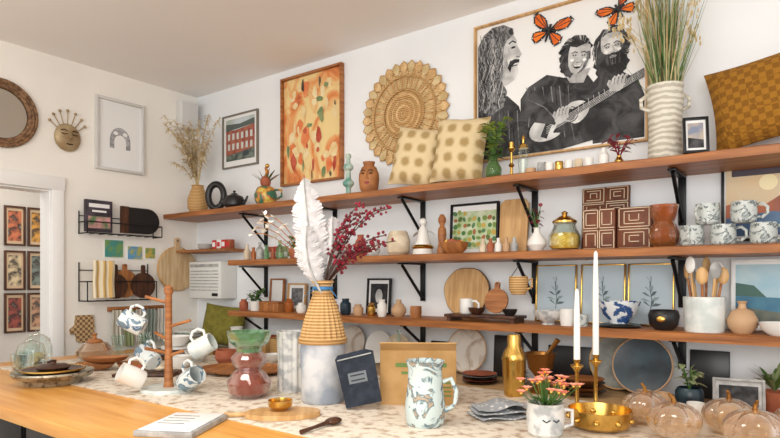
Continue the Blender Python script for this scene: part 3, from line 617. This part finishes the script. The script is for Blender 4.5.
b=B('hanging_basket_mug'); b.pot([(.03,-.08),(.04,-.06),(.042,-.02),(.04,0)],rat,.004,floor=-.076); b.tube([(.036,0,-.02),(.062,0,-.01),(.062,0,-.045),(.036,0,-.06)],.005,rat); b.tube([(-.035,0,-.002),(0,0,.045),(.035,0,-.002)],.002,blk,5).tube([(0,0,.045),(.0,0,.0725)],.0015,blk,5); b.done((-1.05,2.38,S2-.109))
# ------------------------------------------------------------ shelf 3
z=S3
def plainart(m1): return lambda b:b.poly([(-5,3),(5,3),(5,14),(-5,14)],-.0082,m1)
for x,w,h,fm in ((-2.62,.16,.17,wdl),(-2.44,.12,.15,blk),(-2.80,.13,.2,wd)): framed('small_framed_photo',w,h,.01,fm,paper,plainart(g3) if w>.15 else None).done((x,2.585,z+.001),rot=(math.radians(-4),0,0))
def darkart(b): b.poly([(-6,3),(6,3),(6,17),(-6,17)],-.0082,g1); b.ell(0,10,2.5,4,-.0086,g4)
framed('small_black_frame_photo',.165,.2,.01,blk,paper,darkart).done((-1.975,2.585,z+.001),rot=(math.radians(-4),0,0))
b=B('wooden_keepsake_box'); b.box((0,0,.025),(.17,.1,.05),wdx,.003).box((0,0,.055),(.174,.104,.012),wd,.003).ball((0,-.054,.05),.006,gold); b.done((-2.68,2.45,z))
for x,m_,r,h in ((-2.93,terr,.028,.07),(-2.52,amber,.028,.08),(-2.42,wht,.03,.06),(-2.27,cream,.035,.1),(-2.17,terr,.03,.07),(-2.08,slate,.03,.09),(-1.99,tan,.028,.06),(-1.90,gold,.022,.07),(-1.83,wht,.025,.09)):
    vessel('small_ceramic_jar',[(r*.75,0),(r,h*.2),(r,h*.7),(r*.6,h*.85),(r*.7,h)],m_,(x,2.42,z),.003)
b=B('trailing_green_plant'); b.pot([(.03,0),(.042,.06)],wht,.004); plant_stems(b,(0,0,.05),12,.08,.09,leafg,leafg,.045,.022,6); b.done((-2.83,2.43,z))
b=B('round_bud_vase'); b.pot([(.02,0),(.038,.02),(.04,.04),(.025,.065),(.012,.075),(.014,.09)],tan,.003); b.done((-1.75,2.46,z))
vessel('small_wooden_cup',[(.026,0),(.03,.03),(.028,.06)],wdx,(-1.63,2.44,z),.003)
b=B('live_edge_round_board'); n=40; P=[]
for i in range(n): a=2*pi*i/n; r=.124*(1+.03*math.sin(3*a)+.015*math.sin(7*a)); P.append((r*math.cos(a),.124+r*math.sin(a)))
b.prism(P,-.01,.01,wdl); b.prism([(x*1.03,.124+(q-.124)*1.03) for x,q in P],-.007,.007,wdd); b.done((-1.42,2.57,z+.008),rot=(math.radians(-7),0,0))
b=B('wooden_riser_tray'); b.box((0,0,.026),(.36,.13,.014),wdd,.003)
for x in (-.16,.16): b.box((x,0,.0095),(.02,.11,.019),wdd)
b.done((-1.235,2.42,z))
mug('white_mug',.032,.07,wht,(-1.33,2.42,z+.034),.1)
paddle('small_acacia_board',.058,.03,.012,wd,.012).done((-1.19,2.45,z+.096),rot=(math.radians(-10),0,0))
vessel('dark_pinch_bowl',[(.02,0),(.035,.015),(.04,.03)],wdd,(-1.265,2.40,z+.034)); vessel('dark_pinch_bowl',[(.02,0),(.03,.015),(.034,.028)],blkc,(-1.10,2.40,z+.034))
def botan(b):
    dk=mat('sepia_ink',(96,108,112),rough=.8)
    b.stroke([(0,6),(.4,11),(-.4,16),(0,19)],.3,-.0086,dk)
    for i in range(13):
        a=.4+.32*(i%7) if i<7 else pi-.4-.3*(i-7); zz=8+i%6*2
        b.poly([(0,zz),(math.cos(a)*2.4-.4,zz+math.sin(a)*1.8+.7),(math.cos(a)*4.6,zz+math.sin(a)*2.8),(math.cos(a)*2.6+.3,zz+math.sin(a)*1.6-.4)],-.0087-.00005*i,[dk,mat('sage_ink',(140,156,156),rough=.8)][i%2])
for x,w in ((-.96,.19),(-.75,.19),(-.555,.18)): framed('framed_botanical_drawing',w,.26,.006,gold,mat('pale_blue_paper',(182,196,204),rough=.6),botan).done((x,2.59,z+.001),rot=(math.radians(-4),0,0))
b=B('footed_white_bowl'); b.pot([(.028,0),(.022,.008),(.03,.014),(.055,.032),(.065,.06)],speck,.004); b.done((-.93,2.42,z))
for x,m_,r,h in ((-.845,wht,.03,.07),(-.785,gridpat,.028,.05)): vessel('ceramic_tumbler',[(r*.85,0),(r,h*.4),(r,h)],m_,(x,2.41,z),.003)
b=B('blue_white_serving_bowl'); b.pot([(.035,0),(.036,.008),(.065,.04),(.082,.085),(.084,.09)],bwpat,.004,seg=36); b.done((-.645,2.45,z+.016)); b=B('dark_stacked_plates')
for k in range(3): b.pot([(.05,.004*k),(.086-.004*k,.004*k+.006)],[slate,wht,slate][k],.002)
b.done((-.645,2.45,z))
b=B('black_bowl'); b.pot([(.03,0),(.05,.02),(.056,.055),(.05,.075),(.046,.078)],blkc,.004); b.ball((0,-.055,.045),(.016,.004,.012),gold); b.done((-.470,2.41,z))
b=B('utensil_crock'); b.pot([(.065,0),(.068,.01),(.068,.12),(.071,.13)],crockM,.005,seg=60,rad=lambda a,z:1+.05*abs(math.sin(12*a))*(.01<z<.125))
for i in range(8):
    a=2*pi*i/8; p=Vector((.03*math.cos(a),.03*math.sin(a),.02)); q=Vector((.055*math.cos(a),.05*math.sin(a),.18+.02*(i%3))); b.tube([p,q],.005,wdl if i%2 else wd,6)
    d=(q-p).normalized(); b.ball(q+d*.028,(.021,.008,.032),[wdl,whm,wdl,gry][i%4],12,8,T=Rz(30*i))
b.done((-.335,2.43,z))
b=B('terracotta_bottle_vase'); b.lathe([(.03,0),(.048,.025),(.05,.05),(.035,.08),(.014,.09),(.012,.105),(.018,.115),(.012,.116),(.0005,.1)],tan,24); b.done((-.215,2.44,z))
def sea(b):
    b.poly([(-12,2),(12,2),(12,25),(-12,25)],-.0082,mat('sea_sky',(140,186,206),(190,210,214),scale=4)); b.poly([(-12,2),(12,2),(12,12),(-12,13)],-.0086,mat('sea_blue',(40,96,130),(70,130,150),scale=8)); b.poly([(-12,2),(12,2),(2,7),(-12,9)],-.0089,mat('sea_rock',(70,84,80),(120,120,100),scale=8)); b.poly([(-12,13),(-2,12.6),(-6,17),(-12,18)],-.0088,mat('sea_hill',(60,100,90)))
framed('framed_coastal_print',.27,.27,.010,trimM,paper,sea).done((-.13,2.592,z+.001),rot=(math.radians(-3),0,0))
b=B('white_oval_dish'); b.pot([(.04,0),(.06,.02),(.066,.045)],wht,.004,sx=1.2); b.done((-.085,2.41,z))
# ------------------------------------------------------------ counter
z=S4
cush('olive_cushion',.34,.28,.12,olive,(-3.24,2.47,z+.024),(math.radians(-10),math.radians(5),.25))
def plate(name,r,m,loc,lean,rz=0,rim=None):
    b=B(name); T=Tr(0,0,r)@Rx(90); b.lathe([(.0005,0),(r*.6,0),(r*.68,.006),(r,.014),(r,.018),(r*.66,.010),(.0005,.006)],m,36,T=T)
    if rim: b.tube([(r*math.cos(2*pi*i/36),-.016,r+r*math.sin(2*pi*i/36)) for i in range(36)],.004,rim,6,True)
    return b.done(loc,rot=(math.radians(-lean),0,rz))
marb=mat('marbled_glaze',(214,206,194),(160,130,104),scale=9,dist=1,rough=.3,thr=(.46,.62))
plate('white_marble_plate',.11,marb,(-1.41,2.56,z+.008),10,rim=tan)
plate('teal_serving_plate',.115,slate,(-.572,2.50,z+.008),14,rim=tan); plate('grey_serving_plate',.115,mat('grey_glaze',(150,150,140),(110,112,104),scale=12,rough=.3),(-.68,2.555,z+.008),8,rim=wdl)
for x,r,m_ in ((-1.96,.09,wht),(-1.83,.085,cream),(-2.45,.08,wht),(-2.16,.10,marb)): plate('white_plate',r,m_,(x,2.555,z+.008),12)
for x,w,h in ((-1.20,.15,.2),(-1.58,.12,.15),(-.34,.14,.19),(-.90,.2,.17)): B('black_slate_board').box((0,0,h/2),(w,.012,h),blkc,.004).done((x,2.592,z+.001),rot=(math.radians(-4),0,0))
b=B('wooden_bowl_stack')
for k in range(4): b.pot([(.045,.016*k),(.085-.002*k,.016*k+.024)],[wdd,wdx,wdd,wd][k],.004)
b.done((-.76,2.37,z))
b=B('brown_plate_stack')
for k in range(5): b.pot([(.05,.009*k),(.08,.009*k+.010)],[wdd,terr,wdd,gry,terr][k],.003)
b.done((-1.24,2.38,z))
b=B('white_bowl_stack')
for k in range(4): b.pot([(.03,.016*k),(.055,.016*k+.026)],wht,.003)
b.done((-1.08,2.42,z))
b=B('clear_glass_bottle'); b.pot([(.04,0),(.046,.02),(.044,.09),(.02,.14),(.012,.16),(.011,.21),(.015,.22)],glass,.003); b.done((-1.68,2.36,z))
b=B('brass_mortar_with_pestle')
b.pot([(.045,0),(.047,.01),(.02,.03),(.018,.06),(.05,.10),(.062,.16),(.066,.165)],bz,.005); b.tube([(-.01,0,.10),(.05,0,.19),(.075,0,.225)],[.014,.008,.012],bz,8); b.done((-.93,2.33,z))
b=B('dark_jar_with_succulent'); b.pot([(.038,0),(.048,.02),(.048,.06),(.04,.075)],slate,.004); plant_stems(b,(0,0,.06),8,.10,.05,leafg,leafd,.045,.02,5); b.done((-.375,2.37,z))
framed('silver_framed_photo',.16,.12,.009,gry,g4,lambda b:b.poly([(-6,2.5),(6,2.5),(6,9.5),(-6,9.5)],-.0082,g2)).done((-.22,2.37,z+.002),rot=(math.radians(-8),0,.2))
b=B('potted_fern'); b.pot([(.04,0),(.05,.07)],terr,.004)
for i in range(50): a=R(0,6.28); b.leaf((0,0,.07),(math.cos(a),math.sin(a),R(.8,3)),R(.08,.16),.016,leafg if i%2 else leafd,.3)
b.done((-.12,2.50,z))
for x,m_ in ((-.52,tan),(-.455,tan)): vessel('small_tan_cup',[(.022,0),(.027,.02),(.028,.055)],m_,(x,2.32,z),.003)
for i,x in enumerate((-2.95,-2.80,-2.66,-2.52,-2.28,-2.12,-1.98,-1.84)): vessel('small_bowl',[(.03,0),(.05,.02),(.056,.045)],[wdx,wht,gry,wht,wdd,speck,terr,wht][i],(x,2.26+.03*(i%2),z),.004)
b=B('woven_storage_basket'); b.pot([(.08,0),(.09,.06),(.095,.12)],rat,.006); b.done((-2.60,2.46,z))
b=B('brown_gift_box'); b.box((0,0,.06),(.16,.12,.12),card,.003).box((0,0,.06),(.162,.03,.122),redm); b.done((-2.82,2.49,z))
b=B('white_pitcher'); b.pot([(.04,0),(.052,.04),(.05,.1),(.036,.15),(.042,.17)],wht,.004); b.tube([(.045,0,.14),(.08,0,.13),(.08,0,.07),(.05,0,.05)],.006,wht,8); b.done((-3.00,2.42,z))
b=B('black_letter_rack')
for i in range(5):
    b.tube([(-.1,-.04+.02*i,.01),(-.1,-.04+.02*i,.13),(.1,-.04+.02*i,.13),(.1,-.04+.02*i,.01)],.003,blk)
for x in (-.1,.1): b.tube([(x,-.045,.005),(x,.045,.005)],.004,blk)
for i in range(4): b.box((0,-.03+.02*i,.075),(.16,.006,.13),[paper,cream,leafd,terr][i])
b.done((-2.30,2.44,z))
for i,(x,y) in enumerate(((-3.52,2.26),(-3.40,2.30),(-3.30,2.24))): vessel('glass_tumbler',[(.028,0),(.034,.06),(.036,.12)],glass,(x,y,z),.002)
b=B('folded_linen_stack')
for k in range(5): b.box((0,0,.012+.024*k),(.2,.16,.022),[whm,olive,cream,gry,whm][k],.009)
b.done((-3.55,2.46,z+.001))
# ------------------------------------------------------------ table
b=B('display_table')
b.box((-1.1,1.41,TB-.0225),(4.5,1.24,.045),tabM,.005)
for x in (-3.2,1.0):
    for y in (.86,1.96): b.box((x,y,(TB-.045)/2),(.07,.07,TB-.045),tabM,.004)
b.box((-1.1,1.975,TB-.085),(4.3,.025,.08),tabM).box((-1.1,1.41,.28),(4.2,1.0,.03),wdd)
b.done()
b=B('table_runner'); b.box((-1.1,1.565,0),(4.1,.90,.003),marbleM,.001); b.done((0,0,TB+.0016))
for x in (-2.9,-2.4,-1.9,-1.4):
    b=B('dark_filler_crate'); b.box((0,0,.01),(.46,.36,.02),blk)  # made-up black crates, added to keep the area under the table dark
    for sx,sy,w,d in ((0,-.18,.46,.015),(0,.18,.46,.015),(-.225,0,.015,.36),(.225,0,.015,.36)):
        for zz in (.07,.19,.31,.43,.53): b.box((sx,sy,zz),(w,d,.085),blk,.002)
    b.done((x,1.03,.296))
T0=TB+.0032
def cloche(name,r,h,loc):
    b=B(name); b.lathe([(r,.012),(r,h*.5),(r*.8,h*.82),(r*.35,h*.97),(.0005,h)],glass,28)
    b.lathe([(r*1.1,0),(r*1.12,.006),(r*1.1,.011),(.0005,.0115)],wdd,28).ball((0,0,h+.01),.011,glass); b.ball((0,0,.035),(r*.5,r*.5,.02),straw); b.done(loc)
cloche('glass_cloche',.065,.15,(-3.15,1.30,T0)); cloche('glass_cloche',.065,.14,(-2.98,1.20,T0))
for x,y in ((-2.86,1.13),(-2.76,1.07)): vessel('glass_tumbler',[(.03,0),(.034,.06),(.038,.10)],glass,(x,y,TB+.001),.002)
b=B('amber_glass_teapot'); b.pot([(.05,0),(.085,.03),(.09,.06),(.06,.095),(.035,.1)],ambl,.004); b.lathe([(.04,.1),(.03,.112),(.01,.118),(.008,.13),(.015,.14),(.0005,.148)],wd,20); b.lathe([(.0005,.006),(.07,.03),(.08,.05),(.0005,.052)],cream,22); b.done((-2.98,1.50,T0))
b=B('round_wooden_pedestal_tray'); trm=mat('etched_metal',(178,170,150),(110,100,84),scale=50,rough=.35,metal=.6,thr=(.45,.6))
b.lathe([(.0005,0),(.10,0),(.11,.02),(.14,.03),(.15,.045),(.148,.052),(.13,.042),(.0005,.040)],trm,36)
b.lathe([(.0005,.042),(.09,.042),(.115,.055),(.112,.060),(.09,.054),(.0005,.052)],wdd,36); b.tube(ringpts(.115,.058),.004,gold,6,True)
b.lathe([(.05,.053),(.065,.066),(.05,.076),(.012,.08),(.01,.087),(.014,.094),(.0005,.096)],wdd,28); b.done((-2.50,1.09,TB+.001))
b=B('leaf_shaped_wood_bowls')
for cx,cy,a,zz in ((0,0,20,0),(.13,.10,-15,0),(.04,.03,60,.03)):
    b.pot([(.03,0),(.06,.012),(.075,.03)],wd if zz else wdx,.004,at=(cx,cy,zz),T=Rz(a),sx=1.35,sy=.75)
b.done((-2.70,1.36,T0))
b=B('walnut_bread_board'); b.box((0,0,.008),(.26,.13,.016),wdd,.006); b.tube([(.12,0,.008),(.19,0,.008)],[.0075,.0075],wdd,8); b.ball((-.04,0,.03),(.03,.03,.014),terr); b.ball((.05,.01,.028),(.022,.022,.012),cream); b.done((-2.36,1.42,T0),.7)
b=B('plate_and_bowl_stack')
for k in range(5): b.pot([(.08,.012*k),(.13-.012*k,.012*k+.014)],[wdx,gry,wht,wdd,wht][k],.004)
b.pot([(.04,.062),(.07,.10),(.075,.115)],wht,.004); b.done((-2.78,1.84,T0))
vessel('white_tea_bowl',[(.035,0),(.05,.02),(.058,.06)],speck,(-2.55,1.80,T0)); vessel('white_tea_bowl',[(.035,0),(.05,.02),(.055,.055)],wht,(-2.45,1.64,T0)); vessel('brown_tea_bowl',[(.035,0),(.055,.03),(.05,.07)],terr,(-2.36,1.84,T0))
b=B('wooden_serving_platter_with_bowl'); b.pot([(.10,0),(.15,.012),(.16,.022)],wdx,.006,sx=1.3); b.pot([(.03,.0065),(.045,.028),(.048,.05)],wdd,.004); b.done((-2.08,1.72,T0),.3)
vessel('white_ramekin',[(.03,0),(.036,.01),(.038,.045)],wht,(-1.98,1.93,T0),.003)
for i,(x,y) in enumerate(((-3.12,1.70),(-3.02,1.80),(-3.16,1.88))): vessel('glass_tumbler',[(.03,0),(.034,.06),(.036,.11)],glass,(x,y,T0),.002)
b=B('mug_tree_with_mugs'); b.lathe([(.0005,0),(.098,0),(.10,.008),(.094,.014),(.0005,.014)],crockM,36)
b.lathe([(.02,.014),(.016,.03),(.013,.2),(.012,.36),(.018,.375),(.016,.39),(.0005,.40)],wd,16)
ms=[blupat,crockM,blupat,blupat,wht]
for i,(zz,a) in enumerate(((.33,205),(.24,15),(.19,165),(.13,-15),(.14,235))):
    a=math.radians(a); d=Vector((math.cos(a),math.sin(a),0)); b.tube([Vector((0,0,zz)),d*.085+Vector((0,0,zz+.025))],.006,wd,8)
    mug('m',.036,.088,ms[i],None,build=False,b=b,T=Tr(d.x*.105,d.y*.105,zz-.012)@Rz(math.degrees(a)+180)@Ry(-62)@Tr(-.066,0,-.05))
b.done((-1.97,1.27,T0),.3)
b=B('marble_cheese_tile'); b.box((0,0,.008),(.17,.22,.016),gry,.003); b.box((0,0,.0175),(.15,.20,.003),paper,.001)
for i in range(4): b.box((-.02,.06-.03*i,.0193),(.08,.004,.0006),g3)
b.done((-1.45,.98,TB+.0005),CAM-.15)
b=B('layered_glass_vase'); b.pot([(.045,0),(.072,.02),(.078,.055),(.06,.085),(.04,.10),(.058,.118),(.064,.14),(.045,.162)],gpink,.004,rad=lambda a,z:1+.02*math.cos(10*a),seg=50)
b.pot([(.043,.162),(.045,.175),(.068,.195),(.076,.22),(.078,.235)],gteal,.004,floor=.168,rad=lambda a,z:1+.02*math.cos(10*a),seg=50); b.done((-1.63,1.37,T0))
b=B('ribbed_ceramic_vase'); b.pot([(.048,0),(.052,.01),(.05,.11),(.054,.21),(.056,.225)],speck,.005,rad=lambda a,z:1+.04*math.cos(14*a),seg=84); b.done((-1.59,1.54,T0))
b=B('oval_serving_board'); n=32; P=[(.115*math.cos(2*pi*i/n),.066*math.sin(2*pi*i/n)) for i in range(n)]
b.prism(P,0,.015,wdl,T=Rx(90)@Matrix.Diagonal((1,-1,1,1))@Tr(0,-.015,0))
b.tube([(-.10,0,.0075),(-.15,0,.0075),(-.175,0,.0075)],[.0074,.007,.0074],wdl,8); b.done((-1.315,1.235,T0+.001),CAM+.1)
vessel('small_brass_bowl',[(.022,0),(.036,.012),(.038,.03)],gold,(-1.33,1.24,T0+.0175),.003)
b=B('wooden_spoon'); b.ball((0,0,.010),(.03,.022,.009),wdd,16,8); b.tube([(-.025,0,.010),(-.09,0,.009),(-.14,0,.008)],[.007,.005,.007],wdd,8); b.done((-1.125,1.255,T0),CAM+1.0)
# centrepiece vase
b=B('rattan_neck_vase_with_feather_and_berries')
b.pot([(.068,0),(.074,.01),(.073,.10),(.078,.18),(.075,.20)],mat('chalk_glaze',(200,200,200),(146,154,166),scale=10,rough=.7,bump=.6,bscale=30),.006,seg=40)
rr=lambda a,z:1+.035*math.cos(22*a)
b.pot([(.075,.20),(.078,.215),(.066,.27),(.046,.335),(.030,.375),(.028,.40),(.032,.41)],rat,.005,seg=110,rad=rr,floor=.206)
for zz,r in ((.205,.08),(.215,.08),(.372,.034),(.41,.034)): b.tube(ringpts(r,zz),.005,rat,6,True)
rib=mat('blue_ribbon',(60,120,170),rough=.6)
b.tube(ringpts(.030,.388,20),.007,rib,6,True)
b.leaf((-.02,-.03,.39),(-1,-.3,-.5),.05,.014,rib,.3); b.leaf((.02,-.03,.39),(1,-.3,-.7),.045,.014,rib,.3)
def feather(b,base,tip,w,bow,yoff,ph=0):
    base=Vector(base);tip=Vector(tip);n=70;ax=(tip-base).normalized();sd=Vector((0,1,0)).cross(ax).normalized();vs=[];fs=[]
    for i in range(n+1):
        t=i/n; c=base+(tip-base)*t+sd*bow*math.sin(pi*t)+Vector((0,yoff,0))
        ww=0 if t<.10 else w*(math.sin(pi*((t-.10)/.90)**.85))**.6
        j=.95+.05*math.sin(i*.7+ph)
        for k in range(-4,5):
            s_=k/4; e=1+(.07*math.sin(i*2.4+k+ph) if abs(k)==4 else 0)-(.28 if abs(k)==4 and (i+int(ph*3))%13==0 else 0)
            vs.append(c+sd*ww*s_*j*e+ax*abs(s_)*ww*.55+Vector((0,1,0))*(.030*abs(s_)**1.4+(.0035 if i%2 else 0)*abs(s_)))
    for i in range(n):
        for k in range(8): a=i*9+k; fs.append((a,a+1,a+10,a+9))
    b.add(vs,fs,feath); b.tube([base+(tip-base)*t+sd*bow*math.sin(pi*t)+Vector((0,yoff-.004,0)) for t in [i/12 for i in range(13)]],[.0045-.0025*i/12 for i in range(13)],gry,6)
feather(b,(0,0,.37),(-.065,0,.77),.060,-.012,0); feather(b,(0,.005,.37),(.03,.01,.64),.048,.012,.02,1.3); feather(b,(0,-.01,.37),(-.05,-.02,.60),.048,-.020,-.02,2.1)
for i in range(13):
    sp=R(.09,.26);H=R(.14,.32); dy=R(-.04,.10); pts=[Vector((sp*(k/8)**1.3,dy*k/8,.37+H*math.sin(k/8*pi*.47))) for k in range(9)]
    b.tube(pts,.002,wdd,5)
    for k in range(28):
        t=R(.35,1); q=pts[min(7,int(t*8))].lerp(pts[min(8,int(t*8)+1)],t*8%1)+Vector((R(-.013,.013),R(-.013,.013),R(-.013,.013))); b.ball(q,R(.0035,.0065),berry,7,5)
for i in range(4):
    pts=[Vector((-.2*(k/6)*(1+.10*i),.02*i*k/6,.38+.26*math.sin(k/6*pi*.5)-.02*i*k/6)) for k in range(7)]; b.tube(pts,.0015,wdx,4)
    for k in (4,5,6):
        for _ in range(5): b.leaf(pts[k],(R(-1,1),R(-1,1),R(-.3,1)),.022,.014,wax,.1,3)
b.done((-1.368,1.472,T0),CAM)
b=B('cardboard_box'); w,d,h,t=.25,.11,.185,.004
for c,s_ in (((0,-d/2,h/2),(w,t,h)),((0,d/2,h/2),(w,t,h)),((-w/2,0,h/2),(t,d,h)),((w/2,0,h/2),(t,d,h)),((0,0,t/2),(w,d,t))): b.box(c,s_,card)
b.box((0,-d/2-.02,h+.012),(w,.05,t),card,T=Rx(-35)).box((0,0,h*.6),(w*.9,d*.8,.01),paper)
b.box((.01,-d/2-.0026,h*.72),(.17,.001,.014),greent).box((.01,-d/2-.0026,h*.58),(.13,.001,.009),greent)
for k in range(4): b.box((.07,-d/2-.0026,h*.40-.014*k),(.08,.001,.005),greent)
b.box((-.0,-d/2-.0026,h*.28),(.035,.001,.05),greent); b.done((-1.10,1.66,T0),CAM-.05)
b=B('navy_zip_pouch'); b.prism([(-.055,0),(.06,0),(.065,.165),(.04,.175),(-.05,.172),(-.062,.16)],-.01,.01,navy); b.box((0,-.0112,.09),(.06,.001,.035),mat('pouch_label',(110,116,120),rough=.8)).tube([(-.055,-.011,.155),(.058,-.011,.158)],.002,gry,6)
for k in range(2): b.box((0,-.0122,.098-.016*k),(.045,.0008,.004),navy)
b.done((-1.175,1.455,T0+.014),rot=(math.radians(-10),math.radians(-12),CAM))
b=B('tall_blue_pattern_mug'); bt=mat('blue_pattern_pitcher',(196,210,208),(84,112,122),scale=16,rough=.22,thr=(.49,.55),detail=5,dist=2.2,c3=(176,156,132))
b.pot([(.05,0),(.056,.01),(.058,.06),(.05,.12),(.049,.16),(.056,.185)],bt,.005,seg=36); b.tube([(.052,0,.125),(.075,0,.135),(.09,0,.10),(.086,0,.06),(.056,0,.04)],.007,bt,10); b.done((-.91,1.41,T0),CAM-.2)
b=B('brass_cocktail_shaker'); b.lathe([(.0005,0),(.034,0),(.036,.006),(.042,.10),(.043,.13),(.044,.135),(.038,.155),(.024,.18),(.024,.21),(.021,.22),(.0005,.222)],gold,36).tube(ringpts(.043,.131),.002,gold,6,True); b.done((-.88,1.955,T0))
b=B('folded_napkin'); nap=mat('printed_napkin',(218,216,210),(150,154,158),kind='vor',scale=60,rough=.95,thr=(.2,.35)); n=16; vs=[];fs=[]
for L_ in range(3):
    o=len(vs)
    for i in range(n+1):
        for j in range(n+1):
            x=-.085+.17*i/n;y=-.055+.11*j/n; vs.append((x+.008*L_,y+.006*L_,.006+.010*L_+.004*math.sin(i*.5+L_)*math.cos(j*.4)+.016*math.exp(-((i-8)/4)**2)*L_*.5))
    for i in range(n):
        for j in range(n): a=o+i*(n+1)+j; fs.append((a,a+1,a+n+2,a+n+1))
b.add(vs,fs,nap); ob=b.done((-.775,1.62,T0+.003),CAM+.3)
md=ob.modifiers.new('solidify','SOLIDIFY'); md.thickness=.003; md.offset=1
def chold(loc,h,ch):
    b=B('brass_candlestick_with_taper'); b.lathe([(.0005,0),(.03,0),(.032,.005),(.012,.012),(.006,.03),(.006,h-.04),(.012,h-.03),(.02,h-.022),(.02,h-.018),(.008,h-.014),(.011,h),(.0005,h)],gold,22)
    b.lathe([(.010,h-.002),(.0095,h+ch*.6),(.006,h+ch-.008),(.001,h+ch)],wax,14).tube([(0,0,h+ch-.002),(.001,0,h+ch+.01)],.0008,blk,4); b.done(loc)
chold((-.60,1.80,T0),.17,.22); chold((-.565,1.875,T0),.18,.33)
b=B('brass_planter_bowl'); b.pot([(.06,0),(.08,.012),(.086,.04),(.088,.055)],gold,.003,seg=40)
for i in range(9): a=2*pi*i/9; b.ball((.084*math.cos(a),.084*math.sin(a),.03),(.01,.01,.008),gold,8,6)
b.done((-.49,1.665,T0))
b=B('peach_flowers_in_white_mug'); b.pot([(.036,0),(.046,.01),(.05,.05),(.047,.085),(.05,.09)],speck,.004); b.tube([(.046,0,.07),(.072,0,.068),(.072,0,.03),(.046,0,.022)],.0055,speck,8)
b.tube([(-.02,-.0475,.052),(-.01,-.049,.046),(.0,-.0495,.052)],.002,slate,5); b.tube([(.008,-.0495,.052),(.016,-.049,.046),(.024,-.046,.052)],.002,slate,5)
for i in range(34):
    a=R(0,6.28);s_=R(.01,.095);q=Vector((s_*math.cos(a),s_*.8*math.sin(a),.105+R(0,.035)+.04*(1-s_/.095))); b.tube([(0,0,.06),q],.0015,leafg,4)
    for k in range(7): aa=2*pi*k/7; b.leaf(q,(math.cos(aa),math.sin(aa),.6),.017,.014,peach,.1,3)
    b.ball(q,.004,yel,6,4)
for i in range(10): a=R(0,6.28); b.leaf((0,0,.085),(math.cos(a),math.sin(a),.5),.05,.016,leafg,.2)
b.done((-.585,1.50,T0),CAM)
for x,y,r in ((-.40,1.80,.06),(-.30,1.67,.062),(-.19,1.81,.062),(-.12,1.66,.066),(-.03,1.83,.06)):
    b=B('glass_pumpkin'); rb=lambda a,z:1+.12*abs(math.cos(4*a)); prof=[(.0005,.004)]+[(r*math.sin(pi*(.12+.83*i/10)),r*.78*(1-math.cos(pi*(.12+.83*i/10)))) for i in range(11)]
    b.lathe(prof,ambl,64,rad=rb); b.tube([(0,0,r*1.48),(.004,0,r*1.75),(.014,0,r*1.9)],[.007,.005,.004],bz,8); b.done((x,y,T0),x*9)
for x,y in ((-.29,1.94),(-.21,1.95)): vessel('white_shot_cup',[(.02,0),(.024,.01),(.025,.05)],wht,(x,y,T0),.003)
# ------------------------------------------------------------ light & camera
w=bpy.data.worlds.new('world'); sc.world=w; w.use_nodes=True; w.node_tree.nodes['Background'].inputs[0].default_value=(.99,.985,.98,1); w.node_tree.nodes['Background'].inputs[1].default_value=1.55
def area(name,loc,rot,sx,sy,e,c=(1,1,1)):
    l=bpy.data.lights.new(name,'AREA'); l.shape='RECTANGLE'; l.size=sx; l.size_y=sy; l.energy=e; l.color=c; o=bpy.data.objects.new(name,l); bpy.context.collection.objects.link(o); o.location=loc; o.rotation_euler=rot
area('window_light',(.6,-2.2,1.9),(math.radians(82),0,math.radians(20)),2.6,1.8,84,(1,.985,.955))
area('ceiling_lamp',(-1.2,.6,2.66),(0,0,0),1.2,.5,20,(1,.95,.87))
area('ceiling_fill_uplight',(-2.6,-.6,1.9),(math.radians(150),0,math.radians(20)),.8,.5,9,(1,.95,.88))  # added fill light aimed upward to brighten the ceiling, no real fixture
area('hallway_fill',(-4.2,1.5,2.25),(0,0,0),.5,.5,6,(1,.95,.9))  # unseen fill light added to brighten the hallway beyond the door
cd=bpy.data.cameras.new('camera'); cd.sensor_width=36; cd.lens=580/780*36; cd.shift_y=61/780; cd.clip_start=.02
co=bpy.data.objects.new('camera',cd); bpy.context.collection.objects.link(co); co.location=(0,0,1.35); co.rotation_euler=(pi/2,0,CAM); sc.camera=co
